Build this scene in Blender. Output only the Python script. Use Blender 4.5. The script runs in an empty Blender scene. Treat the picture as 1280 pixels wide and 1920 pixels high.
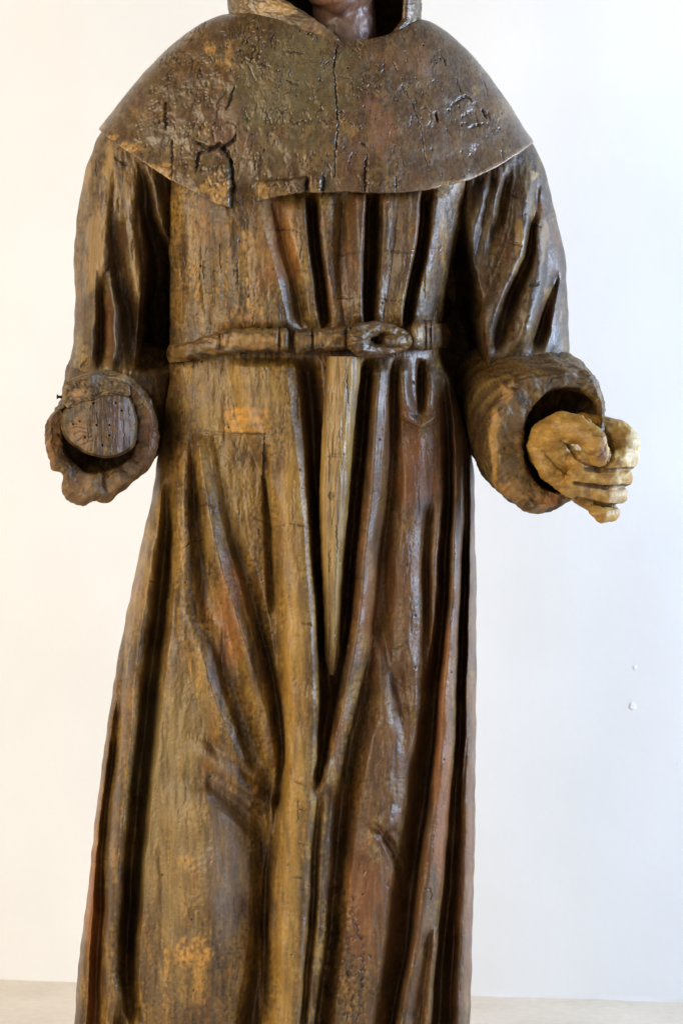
import bpy, bmesh, math, random
import numpy as np
from mathutils import Vector, Matrix

random.seed(7)
RNG = np.random.default_rng(11)

# ------------------------------------------------------------------ camera
S = 0.0007            # metres per photo pixel in the plane of the statue's axis
DIST = 2.4            # camera to that plane
ZC = 0.838            # camera height above the floor
scene = bpy.context.scene
cam_data = bpy.data.cameras.new("camera")
cam = bpy.data.objects.new("camera", cam_data)
scene.collection.objects.link(cam)
cam.location = (0, -DIST, ZC)
cam.rotation_euler = (math.radians(90), 0, 0)
cam_data.sensor_fit = 'VERTICAL'
cam_data.sensor_height = 24.0
cam_data.lens = 24.0 * DIST / (1920 * S)
cam_data.clip_start = 0.05
cam_data.clip_end = 100
scene.camera = cam

# ------------------------------------------------------------------ light
world = bpy.data.worlds.new("World")
scene.world = world
world.use_nodes = True
bg = world.node_tree.nodes["Background"]
bg.inputs[0].default_value = (1.0, 0.955, 0.90, 1)
bg.inputs[1].default_value = 0.10

def area(name, loc, target, sx, sy, power, col):
    d = bpy.data.lights.new(name, 'AREA')
    d.shape = 'RECTANGLE'; d.size = sx; d.size_y = sy
    d.energy = power; d.color = col
    o = bpy.data.objects.new(name, d)
    scene.collection.objects.link(o)
    o.location = loc
    o.rotation_euler = (Vector(target) - Vector(loc)).to_track_quat('-Z', 'Y').to_euler()
    return o
# daylight from a window off to the right, warm room lamp high on the left
area("window_daylight", (2.45, -0.62, 1.45), (0.0, -0.35, 0.98), 1.25, 1.1, 108, (0.57, 0.735, 1.0))
area("room_lamp", (-2.6, -1.9, 1.8), (0.0, 0.2, 0.7), 2.8, 2.4, 100, (1.0, 0.86, 0.64))

scene.view_settings.view_transform = 'Standard'
scene.view_settings.look = 'None'
scene.view_settings.gamma = 1.0
scene.view_settings.use_curve_mapping = False
scene.view_settings.exposure = 0.32

# ------------------------------------------------------------------ helpers
DPX = DIST / S
def P(u, v, y):
    """photo-pixel position (u right, v down) at depth y (px, + = away) -> metres"""
    k = (DPX + y) / DPX
    return (u - 640.0) * k * S, y * S, ZC - (v - 960.0) * k * S

def _hash(ix, iy, seed):
    h = (ix.astype(np.int64) * 374761393 + iy.astype(np.int64) * 668265263 + seed * 2147483647) & 0xFFFFFFFF
    h = ((h ^ (h >> 13)) * 1274126177) & 0xFFFFFFFF
    return (h ^ (h >> 16)) & 0xFFFF
_A = np.arange(65536) * (2 * np.pi / 65536)
_GX, _GY = np.cos(_A), np.sin(_A)
def noise(x, y, seed=0):
    x = np.asarray(x, float); y = np.asarray(y, float)
    x0 = np.floor(x); y0 = np.floor(y); fx = x - x0; fy = y - y0
    ix = x0.astype(np.int64); iy = y0.astype(np.int64)
    def g(dx, dy):
        h = _hash(ix + dx, iy + dy, seed)
        return _GX[h] * (fx - dx) + _GY[h] * (fy - dy)
    sx = fx * fx * fx * (fx * (fx * 6 - 15) + 10); sy = fy * fy * fy * (fy * (fy * 6 - 15) + 10)
    a = g(0, 0) * (1 - sx) + g(1, 0) * sx
    b = g(0, 1) * (1 - sx) + g(1, 1) * sx
    return (a * (1 - sy) + b * sy) * 1.5
def fbm(x, y, seed=0, octv=3):
    r = 0; a = 1; f = 1
    for i in range(octv):
        r = r + a * noise(x * f, y * f, seed + i * 17); a *= .5; f *= 2.03
    return r
def sstep(a, b, x):
    t = np.clip((x - a) / (b - a), 0, 1)
    return t * t * (3 - 2 * t)

def mesh_from(name, co, faces, mat, parent=None, col=None, smooth=True):
    me = bpy.data.meshes.new(name)
    co = np.ascontiguousarray(co, dtype=np.float32); faces = np.ascontiguousarray(faces, dtype=np.int32)
    me.vertices.add(len(co)); me.vertices.foreach_set("co", co.ravel())
    n = len(faces)
    me.loops.add(n * 4); me.loops.foreach_set("vertex_index", faces.ravel())
    me.polygons.add(n)
    me.polygons.foreach_set("loop_start", np.arange(0, n * 4, 4, dtype=np.int32))
    me.polygons.foreach_set("loop_total", np.full(n, 4, dtype=np.int32))
    me.update(calc_edges=True)
    if smooth: me.polygons.foreach_set("use_smooth", np.ones(n, dtype=bool))
    if col is not None: set_col(me, col)
    me.validate()
    me.materials.append(mat)
    o = bpy.data.objects.new(name, me)
    scene.collection.objects.link(o)
    if parent: o.parent = parent
    return o
def set_col(me, col):
    c = np.ones((len(me.vertices), 4), dtype=np.float32); c[:, :3] = np.clip(col.reshape(-1, 3), 0.004, 0.9)
    a = me.color_attributes.new("Col", 'FLOAT_COLOR', 'POINT')
    a.data.foreach_set("color", c.ravel())
def grid_faces(nr, nc, wrap):
    r = np.arange(nr - 1)[:, None]; cmax = nc if wrap else nc - 1
    c = np.arange(cmax)[None, :]; c2 = (c + 1) % nc
    f = np.stack([r * nc + c, r * nc + c2, (r + 1) * nc + c2, (r + 1) * nc + c], -1)
    return f.reshape(-1, 4)
def grid_obj(name, U, V, Y, mat, parent=None, col=None, wrap=False, flip=False):
    x, y, z = P(U, V, Y)
    co = np.stack([x, y, z], -1).reshape(-1, 3)
    f = grid_faces(U.shape[0], U.shape[1], wrap)
    if flip: f = f[:, ::-1]
    return mesh_from(name, co, f, mat, parent, col)

def gsmooth(a, sig):
    if sig < .6: return a
    n = int(sig * 3); k = np.exp(-.5 * (np.arange(-n, n + 1) / sig) ** 2); k /= k.sum()
    return np.convolve(np.pad(a, n, mode='edge'), k, 'valid')

def fold(U, vrow, pts, kl=2, kr=2, m=1.6, fade=35, seed=0, ch=None):
    """carved fold running down the figure. pts: (v, u, amp, wl, wr)"""
    p = np.array(pts, float); p = p[np.argsort(p[:, 0])]
    vv = p[:, 0]
    sig = 14.0 / 2
    uc = gsmooth(np.interp(vrow, vv, p[:, 1]), sig)
    am = gsmooth(np.interp(vrow, vv, p[:, 2]), sig)
    am = am * sstep(vv[0] - fade * .3, vv[0] + fade * .7, vrow) * (1 - sstep(vv[-1] - fade * .7, vv[-1] + fade * .3, vrow))
    am = am * (1 + .16 * noise(vrow / 70.0, vrow * 0 + seed * 3.7, 9))
    wl = np.interp(vrow, vv, p[:, 3]); wr = np.interp(vrow, vv, p[:, 4])
    d = U - uc[:, None] + WARP
    t = np.where(d < 0, -d / wl[:, None], d / wr[:, None])
    t = np.clip(t, 0, 1)
    k = np.where(d < 0, kl, kr)
    h = am[:, None] * (1 - t ** k) ** m
    if ch:                      # flat facet along the crest's right side, then the drop
        w, drop = ch
        am2 = am[:, None]; dr = drop * np.clip(am2 / (np.abs(am).max() + 1e-6), 0, 1)
        hr = np.where(d < w, am2 - dr * np.clip(d / w, 0, 1), (am2 - dr) * (1 - np.clip((d - w) / wr[:, None], 0, 1) ** 2) ** 1.2)
        h = np.where(d > 0, hr, h)
    return h

def seg_dist(U, V, pts):
    best = np.full(U.shape, 1e9); along = np.zeros(U.shape)
    L = 0; tot = sum(math.dist(a, b) for a, b in zip(pts, pts[1:]))
    for a, b in zip(pts, pts[1:]):
        ax, ay = a; bx, by = b; dx, dy = bx - ax, by - ay; l2 = dx * dx + dy * dy
        t = np.clip(((U - ax) * dx + (V - ay) * dy) / l2, 0, 1)
        d = np.hypot(U - ax - t * dx, V - ay - t * dy)
        s = (L + t * math.sqrt(l2)) / tot
        along = np.where(d < best, s, along); best = np.minimum(best, d); L += math.sqrt(l2)
    return best, along

class Relief:
    """collects cracks, holes and chips in photo-pixel space on one surface"""
    def __init__(self, U, V):
        self.U, self.V = U, V
        self.h = np.zeros(U.shape); self.dirt = np.zeros(U.shape)
        self.Uw = U + 2.2 * noise(U / 9, V / 9, 81) + .5 * noise(U / 4, V / 4, 82)
        self.Vw = V + 2.2 * noise(U / 9, V / 9, 83) + .5 * noise(U / 4, V / 4, 84)
    def line(self, pts, w, depth, dirt=.7, taper=True, warp=True):
        us = [p[0] for p in pts]; vs = [p[1] for p in pts]; mrg = w * 2 + 6
        ok = (self.U > min(us) - mrg) & (self.U < max(us) + mrg) & (self.V > min(vs) - mrg) & (self.V < max(vs) + mrg)
        if not ok.any(): return
        a, b = (self.Uw, self.Vw) if warp else (self.U, self.V)
        d, s = seg_dist(a[ok], b[ok], pts)
        ww = w * (np.clip(4 * s * (1 - s), .12, 1) ** .5 if taper else 1)
        t = np.clip(1 - d / ww, 0, 1)
        self.h[ok] -= depth * t ** .8
        self.dirt[ok] = np.maximum(self.dirt[ok], dirt * np.clip(t * 1.5, 0, 1))
    def hole(self, u, v, r, depth, dirt=.8):
        self.line([(u, v), (u + .3, v + .3)], r, depth, dirt, taper=False, warp=False)

def blob(U, V, cu, cv, ru, rv, seed=0, rough=.35, soft=.25):
    d = np.hypot((U - cu) / ru, (V - cv) / rv)
    d = d + rough * fbm(U / (ru * .7 + 4), V / (rv * .7 + 4), 300 + seed, 3)
    return 1 - sstep(1 - soft, 1 + soft * .3, d)

def mix(c, col, m):
    return c * (1 - m[..., None]) + np.array(col) * m[..., None]

OLIVE = (0.225, 0.135, 0.032); UMBER = (0.052, 0.028, 0.010); RUST = (0.170, 0.070, 0.022)
OCHRE = (0.44, 0.235, 0.052); GREY = (0.150, 0.122, 0.088); TAN = (0.29, 0.178, 0.058); BLACK = (0.012, 0.009, 0.006)

def wood_colour(U, V, seed=0, olive=None, vert=1.0, grey=0.0):
    """pigment of the old wood: streaks along the grain, blotches, worn paint"""
    w = 7 * noise(U / 50, V / 90, seed + 1)
    st1 = fbm((U + w) / 11, V / (130 * vert), seed + 2, 3)
    st2 = fbm((U + w) / 34, V / (230 * vert), seed + 5, 3)
    bl = fbm(U / 62, V / 95, seed + 8, 3)
    sp = fbm(U / 4.5, V / 9, seed + 12, 2)
    if olive is None: olive = np.full(U.shape, .5)
    m = np.clip(olive + .45 * bl + .35 * st2, 0, 1)
    c = np.array(RUST) * (1 - m[..., None]) + np.array(OLIVE) * m[..., None]
    c = mix(c, UMBER, np.clip(.30 + .62 * st1 + .60 * fbm(U / 70, V / 75, seed + 21, 3), 0, .8))
    c = mix(c, TAN, np.clip(-.12 + .6 * st2 + .5 * fbm(U / 28, V / 60, seed + 25, 3), 0, .7))
    c = mix(c, GREY, np.clip(grey + .35 * fbm(U / 55, V / 60, seed + 31, 2), 0, .9))
    c = mix(c, RUST, np.clip(.5 * fbm(U / 40, V / 55, seed + 35, 3) - .12, 0, .6))
    stain = sstep(.10, .55, fbm((U + w) / 17, V / (115 * vert), seed + 44, 3) + .35 * fbm(U / 50, V / 60, seed + 47, 2))
    c = mix(c, (0.045, 0.021, 0.008), .62 * stain)
    wear = sstep(.18, .55, fbm((U - w) / 20, V / (150 * vert), seed + 51, 3) + .3 * fbm(U / 60, V / 80, seed + 54, 2))
    c = mix(c, (0.30, 0.185, 0.050), .42 * wear)
    grit = fbm(U / 6.5, V / 8, seed + 57, 3)
    c = mix(c, (0.030, 0.017, 0.008), .75 * sstep(.30, .75, grit + .25 * bl))
    c = mix(c, (0.36, 0.235, 0.075), .45 * sstep(.32, .8, -grit + .2 * st2))
    dk = sstep(-.05, .55, fbm(U / 38, V / 110, seed + 61, 3))
    c = mix(c, (0.050, 0.024, 0.0085), .60 * dk)
    c = c * np.array((1.0, .96, .80))
    f = .82 * np.clip(1 + .36 * sp + .14 * noise(U / 2.5, V / 30, seed + 40), .45, 1.8)
    return c * f[..., None]

# ------------------------------------------------------------------ materials
def new_mat(name):
    m = bpy.data.materials.new(name); m.use_nodes = True
    return m, m.node_tree.nodes, m.node_tree.links, m.node_tree.nodes["Principled BSDF"]

def wood_material(name, rough=.42, rvar=.22, bump=.35, grain=(260, 260, 26), spec=.5, fine=.0016):
    m, n, l, b = new_mat(name)
    at = n.new("ShaderNodeAttribute"); at.attribute_name = "Col"
    tc = n.new("ShaderNodeTexCoord"); mp = n.new("ShaderNodeMapping")
    mp.inputs["Scale"].default_value = grain
    l.new(tc.outputs["Object"], mp.inputs["Vector"])
    n1 = n.new("ShaderNodeTexNoise"); n1.inputs["Scale"].default_value = 1.0; n1.inputs["Detail"].default_value = 6; n1.inputs["Roughness"].default_value = .65
    l.new(mp.outputs[0], n1.inputs["Vector"])
    n2 = n.new("ShaderNodeTexNoise"); n2.inputs["Scale"].default_value = 330; n2.inputs["Detail"].default_value = 5
    l.new(tc.outputs["Object"], n2.inputs["Vector"])
    n3 = n.new("ShaderNodeTexNoise"); n3.inputs["Scale"].default_value = 22; n3.inputs["Detail"].default_value = 5
    l.new(tc.outputs["Object"], n3.inputs["Vector"])
    # colour: attribute times grain
    mr = n.new("ShaderNodeMapRange"); mr.inputs[1].default_value = .3; mr.inputs[2].default_value = .7; mr.inputs[3].default_value = .70; mr.inputs[4].default_value = 1.25
    l.new(n1.outputs["Fac"], mr.inputs[0])
    vm = n.new("ShaderNodeVectorMath"); vm.operation = 'SCALE'
    l.new(at.outputs["Color"], vm.inputs[0]); l.new(mr.outputs[0], vm.inputs["Scale"])
    l.new(vm.outputs[0], b.inputs["Base Color"])
    # gloss: wax worn unevenly
    m2 = n.new("ShaderNodeMapRange"); m2.inputs[1].default_value = .3; m2.inputs[2].default_value = .7
    m2.inputs[3].default_value = rough - rvar * .5; m2.inputs[4].default_value = rough + rvar * .5
    l.new(n3.outputs["Fac"], m2.inputs[0]); l.new(m2.outputs[0], b.inputs["Roughness"])
    b.inputs["Specular IOR Level"].default_value = spec
    ad = n.new("ShaderNodeMath"); ad.operation = 'MULTIPLY_ADD'; ad.inputs[1].default_value = 1.0
    l.new(n2.outputs["Fac"], ad.inputs[0]); l.new(n1.outputs["Fac"], ad.inputs[2])
    bp = n.new("ShaderNodeBump"); bp.inputs["Strength"].default_value = bump; bp.inputs["Distance"].default_value = fine
    l.new(ad.outputs[0], bp.inputs["Height"]); l.new(bp.outputs[0], b.inputs["Normal"])
    return m

M_WOOD = wood_material("waxed_old_wood", .47, .26, .30, spec=.64)
M_CAPE = wood_material("weathered_cape_wood", .37, .22, .26, spec=.75, grain=(240, 240, 70))
M_CUFF = wood_material("worn_cuff_wood", .50, .24, .45, spec=.55, grain=(110, 110, 90))
M_HAND = wood_material("old_flesh_paint", .52, .2, .2, spec=.5, grain=(90, 90, 90))
M_FACE = wood_material("dark_flesh_paint", .38, .2, .30, spec=.55, grain=(150, 150, 90))

def plaster_material():
    m, n, l, b = new_mat("white_plaster")
    tc = n.new("ShaderNodeTexCoord")
    n1 = n.new("ShaderNodeTexNoise"); n1.inputs["Scale"].default_value = 3.0; n1.inputs["Detail"].default_value = 6
    n2 = n.new("ShaderNodeTexNoise"); n2.inputs["Scale"].default_value = 55; n2.inputs["Detail"].default_value = 5
    for q in (n1, n2): l.new(tc.outputs["Object"], q.inputs["Vector"])
    cr = n.new("ShaderNodeValToRGB")
    cr.color_ramp.elements[0].position = .3; cr.color_ramp.elements[0].color = (.80, .795, .785, 1)
    cr.color_ramp.elements[1].position = .7; cr.color_ramp.elements[1].color = (.86, .855, .845, 1)
    l.new(n1.outputs["Fac"], cr.inputs[0]); l.new(cr.outputs[0], b.inputs["Base Color"])
    b.inputs["Roughness"].default_value = .85
    ad = n.new("ShaderNodeMath"); ad.operation = 'MULTIPLY_ADD'; ad.inputs[1].default_value = 5
    l.new(n1.outputs["Fac"], ad.inputs[0]); l.new(n2.outputs["Fac"], ad.inputs[2])
    bp = n.new("ShaderNodeBump"); bp.inputs["Strength"].default_value = .12; bp.inputs["Distance"].default_value = .003
    l.new(ad.outputs[0], bp.inputs["Height"]); l.new(bp.outputs[0], b.inputs["Normal"])
    return m
M_WALL = plaster_material()

def floor_material():
    m, n, l, b = new_mat("beige_stone_floor")
    tc = n.new("ShaderNodeTexCoord")
    n1 = n.new("ShaderNodeTexNoise"); n1.inputs["Scale"].default_value = 7; n1.inputs["Detail"].default_value = 8
    n2 = n.new("ShaderNodeTexNoise"); n2.inputs["Scale"].default_value = 60; n2.inputs["Detail"].default_value = 5
    for q in (n1, n2): l.new(tc.outputs["Object"], q.inputs["Vector"])
    cr = n.new("ShaderNodeValToRGB")
    cr.color_ramp.elements[0].position = .32; cr.color_ramp.elements[0].color = (.64, .53, .41, 1)
    cr.color_ramp.elements[1].position = .68; cr.color_ramp.elements[1].color = (.78, .68, .55, 1)
    ad = n.new("ShaderNodeMath"); ad.operation = 'MULTIPLY_ADD'; ad.inputs[1].default_value = .35
    l.new(n2.outputs["Fac"], ad.inputs[0])
    sc = n.new("ShaderNodeMath"); sc.operation = 'MULTIPLY'; sc.inputs[1].default_value = .68
    l.new(n1.outputs["Fac"], sc.inputs[0]); l.new(sc.outputs[0], ad.inputs[2])
    l.new(ad.outputs[0], cr.inputs[0]); l.new(cr.outputs[0], b.inputs["Base Color"])
    b.inputs["Roughness"].default_value = .6
    return m
M_FLOOR = floor_material()

# ------------------------------------------------------------------ setting
YAW = math.radians(-7.2); W0 = 0.80
def wall_pt(a, z, out=0.0):            # a along the wall, out towards the room
    return (a * math.cos(YAW) + out * math.sin(YAW), W0 + a * math.sin(YAW) - out * math.cos(YAW), z)
# the plaster ends in a slightly ragged line a few millimetres above the floor
na, nz = 220, 60
aa = np.linspace(-3.2, 3.2, na)
zz = np.concatenate([[0.0], np.linspace(0.004, .05, 10), np.linspace(.08, 3.0, nz - 11)])
A, Z = np.meshgrid(aa, zz)
OUT = .004 * noise(A * 1.7, Z * 1.7, 400) + .002 * noise(A * 6, Z * 6, 401)
OUT[0] += .004 * noise(aa * 9, aa * 0, 402)
co = np.stack([A * math.cos(YAW) + OUT * math.sin(YAW), W0 + A * math.sin(YAW) - OUT * math.cos(YAW), Z], -1)
wall = mesh_from("wall", co.reshape(-1, 3), grid_faces(nz, na, False), M_WALL)
wall["kind"] = "structure"
bm = bmesh.new()
bmesh.ops.create_grid(bm, x_segments=40, y_segments=40, size=4.0)
bmesh.ops.translate(bm, vec=(0, -1.5, 0), verts=bm.verts)
me = bpy.data.meshes.new("floor"); bm.to_mesh(me); bm.free(); me.materials.append(M_FLOOR)
floor = bpy.data.objects.new("floor", me); scene.collection.objects.link(floor); floor["kind"] = "structure"

def plaster_chip(u, v, r, seed):
    """little lump of loose plaster on the wall, placed from its photo position"""
    rx, rz = (u - 640) * S / DIST, -(v - 960) * S / DIST      # ray per metre of depth
    c, s = math.cos(YAW), math.sin(YAW)
    # (a c, W0 + a s) = (rx d, d - DIST)
    d = (W0 + DIST) / (1 - rx * s / c); a = rx * d / c
    px, py, pz = wall_pt(a, ZC + rz * d)
    bm = bmesh.new(); bmesh.ops.create_icosphere(bm, subdivisions=3, radius=1)
    for q in bm.verts:
        f = 1 + .5 * float(noise(q.co.x * 1.3 + seed * 7, q.co.z * 1.3 + q.co.y, 410 + seed))
        q.co = Vector((q.co.x * r * .8 * f, q.co.y * r * .06 * f, q.co.z * r * .8 * f))
    bmesh.ops.rotate(bm, cent=(0, 0, 0), matrix=Matrix.Rotation(.6, 3, 'Y'), verts=bm.verts)
    bmesh.ops.translate(bm, vec=(px, py, pz), verts=bm.verts)
    me = bpy.data.meshes.new("plaster_chip"); bm.to_mesh(me); bm.free(); me.materials.append(M_WALL)
    o = bpy.data.objects.new("plaster_chip", me); scene.collection.objects.link(o); o.parent = wall
for k, (u, v, r) in enumerate([(1187, 1324, .0075), (1191, 1251, .0045), (936, 1482, .0035), (1131, 1131, .003), (1240, 1360, .002), (1271, 1432, .002), (975, 985, .002)]):
    plaster_chip(u, v, r, k)

# ------------------------------------------------------------------ statue
statue = bpy.data.objects.new("friar_statue", None)
scene.collection.objects.link(statue)
statue["label"] = "weathered carved wooden statue of a hooded friar in a belted robe, one hand missing"
statue["category"] = "statue"

def body_section(vrow, table):
    t = np.array(table, float)
    return [gsmooth(np.interp(vrow, t[:, 0], t[:, i]), 6) for i in range(1, t.shape[1])]

def front_t(n, bias=.55):
    f = np.linspace(-1, 1, n)
    return f * (1 - bias) + np.sin(f * np.pi / 2) * bias

# --- tunic -------------------------------------------------------------
# v, uL, uR, depth, exponent
TUNIC = [(250, 322, 880, 120, 3.60), (340, 319, 880, 150, 3.80), (420, 318, 864, 160, 3.80), (480, 317, 850, 165, 3.60), (560, 318, 833, 168, 3.50), (610, 318, 828, 170, 3.40),
         (680, 318, 830, 170, 3.20), (720, 315, 848, 172, 3.44), (760, 310, 860, 175, 3.52), (800, 305, 872, 178, 3.60), (830, 300, 879, 180, 3.66), (870, 294, 887, 185, 3.74), (950, 283, 890, 192, 3.90),
         (1000, 268, 890, 198, 3.90), (1080, 252, 892, 205, 3.90), (1160, 235, 893, 212, 3.90), (1250, 218, 893, 218, 3.90), (1433, 192, 891, 226, 3.90), (1615, 170, 889, 226, 3.90), (1800, 149, 884, 226, 3.90), (1920, 140, 880, 226, 3.90), (2095, 128, 876, 226, 3.90)]
vrow = np.concatenate([np.arange(300, 1926, 2.0), np.arange(1932, 2096, 9.0)])
uL, uR, DP, EX = body_section(vrow, TUNIC)
uL = uL + 2.0 * noise(vrow / 30, vrow * 0 + .5, 51)
uR = uR + 1.6 * noise(vrow / 34, vrow * 0 + .7, 53)
NF, NB = 430, 70
tf = front_t(NF)
U = (uL + uR)[:, None] / 2 + (uR - uL)[:, None] / 2 * tf[None, :]
V = np.repeat(vrow[:, None], NF, 1)
base_front = (1 - np.abs(tf[None, :]) ** EX[:, None]) ** (1 / EX[:, None])
Y = -DP[:, None] * base_front

def F(*a, **k):
    global H
    k['seed'] = k.get('seed', len(FOLDS)); FOLDS.append(1)
    g = fold(U, vrow, *a, **k)
    if a[0][0][2] < -7 or min(p[2] for p in a[0]) < -25: g = g * np.interp(vrow, [600, 700], [1.25, 1.1])[:, None]
    H = H + g
FOLDS = []; H = np.zeros_like(U)
WARP = 2.4 * noise(U / 80, V / 110, 5) + .8 * noise(U / 22, V / 36, 6)
# ---- bodice (above the belt)
F([(340, 470, 10, 130, 14), (380, 482, 15, 130, 15), (450, 500, 18, 140, 17), (520, 520, 20, 150, 17), (580, 535, 20, 150, 16), (625, 543, 16, 150, 14)], kl=3, kr=1.6, m=1.2, ch=(12, 9))
F([(370, 505, -4, 15, 25), (450, 524, -8, 15, 28), (540, 550, -10, 15, 28), (615, 560, -8, 14, 26)])
F([(370, 567, 9, 50, 13), (430, 574, 12, 50, 14), (500, 586, 13, 48, 14), (566, 594, 13, 40, 13), (615, 600, 9, 36, 12)], kl=3, kr=1.7, m=1.2, ch=(8, 5))
F([(360, 583, -26, 12, 15), (430, 586, -30, 13, 15), (500, 595, -32, 13, 15), (566, 603, -30, 13, 15), (618, 608, -22, 13, 14)])
F([(350, 603, 8, 14, 34), (430, 609, 11, 15, 34), (500, 618, 11, 15, 32), (566, 627, 9, 15, 28), (612, 634, 6, 15, 26)], kr=1.5, m=1.2)
F([(360, 643, -8, 26, 26), (430, 646, -9, 26, 26), (500, 653, -8, 26, 24), (566, 658, -5, 24, 20)])
F([(355, 682, 18, 38, 8), (430, 677, 22, 38, 8), (500, 675, 22, 38, 8), (566, 676, 20, 36, 8), (615, 677, 14, 30, 8)], kl=2.2, kr=2, m=1.2)
F([(355, 693, -34, 9, 28), (430, 690, -38, 9, 28), (500, 689, -38, 9, 26), (566, 688, -32, 9, 24), (618, 690, -24, 9, 22)], kr=1.8)
F([(355, 728, 10, 26, 46), (430, 727, 12, 26, 44), (500, 719, 13, 26, 40), (566, 706, 12, 24, 36), (612, 704, 8, 22, 30)], kr=1.5, m=1.2)
F([(355, 786, 14, 36, 7), (430, 780, 17, 36, 7), (500, 768, 17, 34, 7), (566, 754, 15, 32, 7), (612, 750, 10, 30, 7)], kl=2.2, m=1.2)
F([(355, 797, -34, 9, 20), (430, 791, -36, 9, 20), (500, 779, -36, 9, 20), (566, 764, -32, 9, 18), (615, 760, -24, 9, 16)], kr=1.7)
F([(355, 826, 8, 20, 34), (430, 815, 10, 20, 32), (500, 802, 10, 20, 32), (566, 788, 9, 18, 30), (610, 784, 6, 18, 28)], kr=1.5, m=1.2)
F([(400, 355, 4, 20, 20), (560, 360, 5, 20, 20)]); F([(400, 385, -4, 18, 18), (590, 395, -4, 18, 18)]); F([(420, 430, 4, 20, 25), (600, 440, 4, 20, 25)])
# ---- skirt, left half
F([(1060, 258, -8, 12, 10), (1120, 244, -18, 13, 12), (1200, 232, -28, 13, 14), (1400, 212, -34, 13, 15), (1600, 192, -36, 14, 16), (1800, 184, -40, 16, 18), (1920, 180, -40, 18, 20), (2090, 176, -40, 18, 20)])
F([(880, 303, 6, 18, 14), (1000, 285, 20, 22, 18), (1200, 257, 24, 22, 18), (1400, 241, 26, 20, 18), (1600, 222, 28, 20, 18), (1750, 209, 26, 18, 20), (1850, 210, 22, 18, 22), (1920, 220, 18, 18, 24)], m=1.2)
F([(900, 318, -10, 14, 14), (1000, 312, -44, 16, 22), (1100, 303, -52, 18, 26), (1250, 286, -56, 20, 28), (1450, 264, -60, 20, 28), (1600, 250, -60, 20, 26), (1750, 240, -58, 20, 24), (1850, 240, -40, 18, 22), (1925, 252, -14, 16, 18)], kr=1.8)
F([(1870, 232, -14, 14, 14), (1925, 225, -20, 14, 14), (2090, 220, -20, 14, 14)])
F([(820, 342, 6, 18, 16), (900, 345, 12, 18, 16), (1000, 346, 14, 18, 18), (1100, 348, 11, 20, 22), (1220, 350, 5, 24, 30)], m=1.3)
F([(850, 363, -8, 12, 12), (930, 366, -14, 14, 14), (1020, 374, -16, 16, 18), (1100, 384, -12, 18, 22), (1180, 400, -6, 20, 24)])
F([(812, 372, 8, 14, 16), (870, 378, 15, 16, 16), (950, 391, 18, 18, 18), (1050, 411, 19, 20, 20), (1150, 441, 21, 24, 22), (1250, 474, 20, 30, 20), (1350, 503, 15, 34, 18), (1430, 522, 8, 30, 16)], m=1.2, ch=(16, 11))
F([(880, 404, -4, 14, 18), (1000, 432, -9, 14, 26), (1080, 460, -13, 16, 28), (1150, 480, -19, 18, 24), (1250, 507, -28, 18, 14), (1350, 526, -32, 18, 11), (1450, 531, -24, 18, 12), (1520, 522, -16, 22, 12)])
F([(1150, 362, 4, 24, 18), (1230, 380, 14, 28, 22), (1290, 395, 19, 34, 22), (1350, 420, 20, 40, 22), (1400, 440, 18, 42, 20), (1450, 458, 8, 40, 18)], m=1.2, ch=(20, 14))
F([(1200, 404, -5, 12, 26), (1290, 426, -11, 13, 30), (1370, 455, -14, 13, 30), (1450, 484, -12, 18, 24)])
F([(1470, 392, 8, 90, 70), (1540, 396, 22, 95, 72), (1650, 400, 26, 95, 78), (1750, 398, 24, 95, 84), (1850, 384, 20, 90, 95), (1925, 375, 16, 90, 100), (2090, 370, 14, 90, 100)], kl=2, kr=1.4, m=1.1)
F([(1430, 508, -16, 25, 14), (1520, 494, -22, 26, 18), (1620, 493, -28, 26, 18), (1720, 494, -32, 26, 18), (1800, 488, -36, 30, 20), (1920, 474, -38, 34, 26), (2090, 465, -38, 34, 26)], kl=1.8)
F([(1500, 520, 10, 14, 16), (1650, 507, 8, 12, 14), (1920, 497, 8, 12, 14)])
# ---- the big central fold and its neighbours
F([(676, 534, 24, 110, 14), (800, 550, 30, 100, 15), (900, 561, 34, 66, 16), (1000, 572, 38, 62, 17), (1100, 578, 40, 62, 18), (1200, 582, 42, 62, 18), (1300, 586, 42, 60, 18), (1400, 586, 40, 56, 20), (1500, 580, 38, 58, 26), (1600, 573, 36, 58, 24), (1700, 567, 36, 58, 22), (1800, 562, 36, 56, 20), (1920, 557, 36, 54, 18), (2090, 552, 36, 54, 18)], kl=4.5, kr=1.5, m=1.1, fade=20, ch=(15, 11))
F([(830, 500, -10, 8, 8), (950, 499, -16, 9, 9), (1050, 506, -16, 10, 10), (1150, 512, -14, 10, 10)])
F([(1480, 522, -18, 12, 12), (1600, 508, -22, 12, 12), (1700, 502, -22, 12, 12), (1920, 497, -22, 12, 12)])
F([(676, 577, -30, 22, 28), (800, 585, -36, 20, 26), (900, 590, -42, 18, 26), (1000, 595, -50, 17, 26), (1100, 601, -56, 17, 26), (1200, 606, -56, 17, 24), (1300, 608, -52, 16, 22), (1400, 604, -40, 14, 18), (1475, 598, -16, 12, 12)])
F([(676, 690, -34, 14, 12), (750, 684, -38, 14, 14), (850, 676, -40, 14, 14), (950, 666, -42, 14, 14), (1050, 658, -42, 14, 14), (1150, 648, -38, 14, 14), (1250, 634, -26, 12, 14), (1330, 622, -14, 10, 12)])
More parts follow.
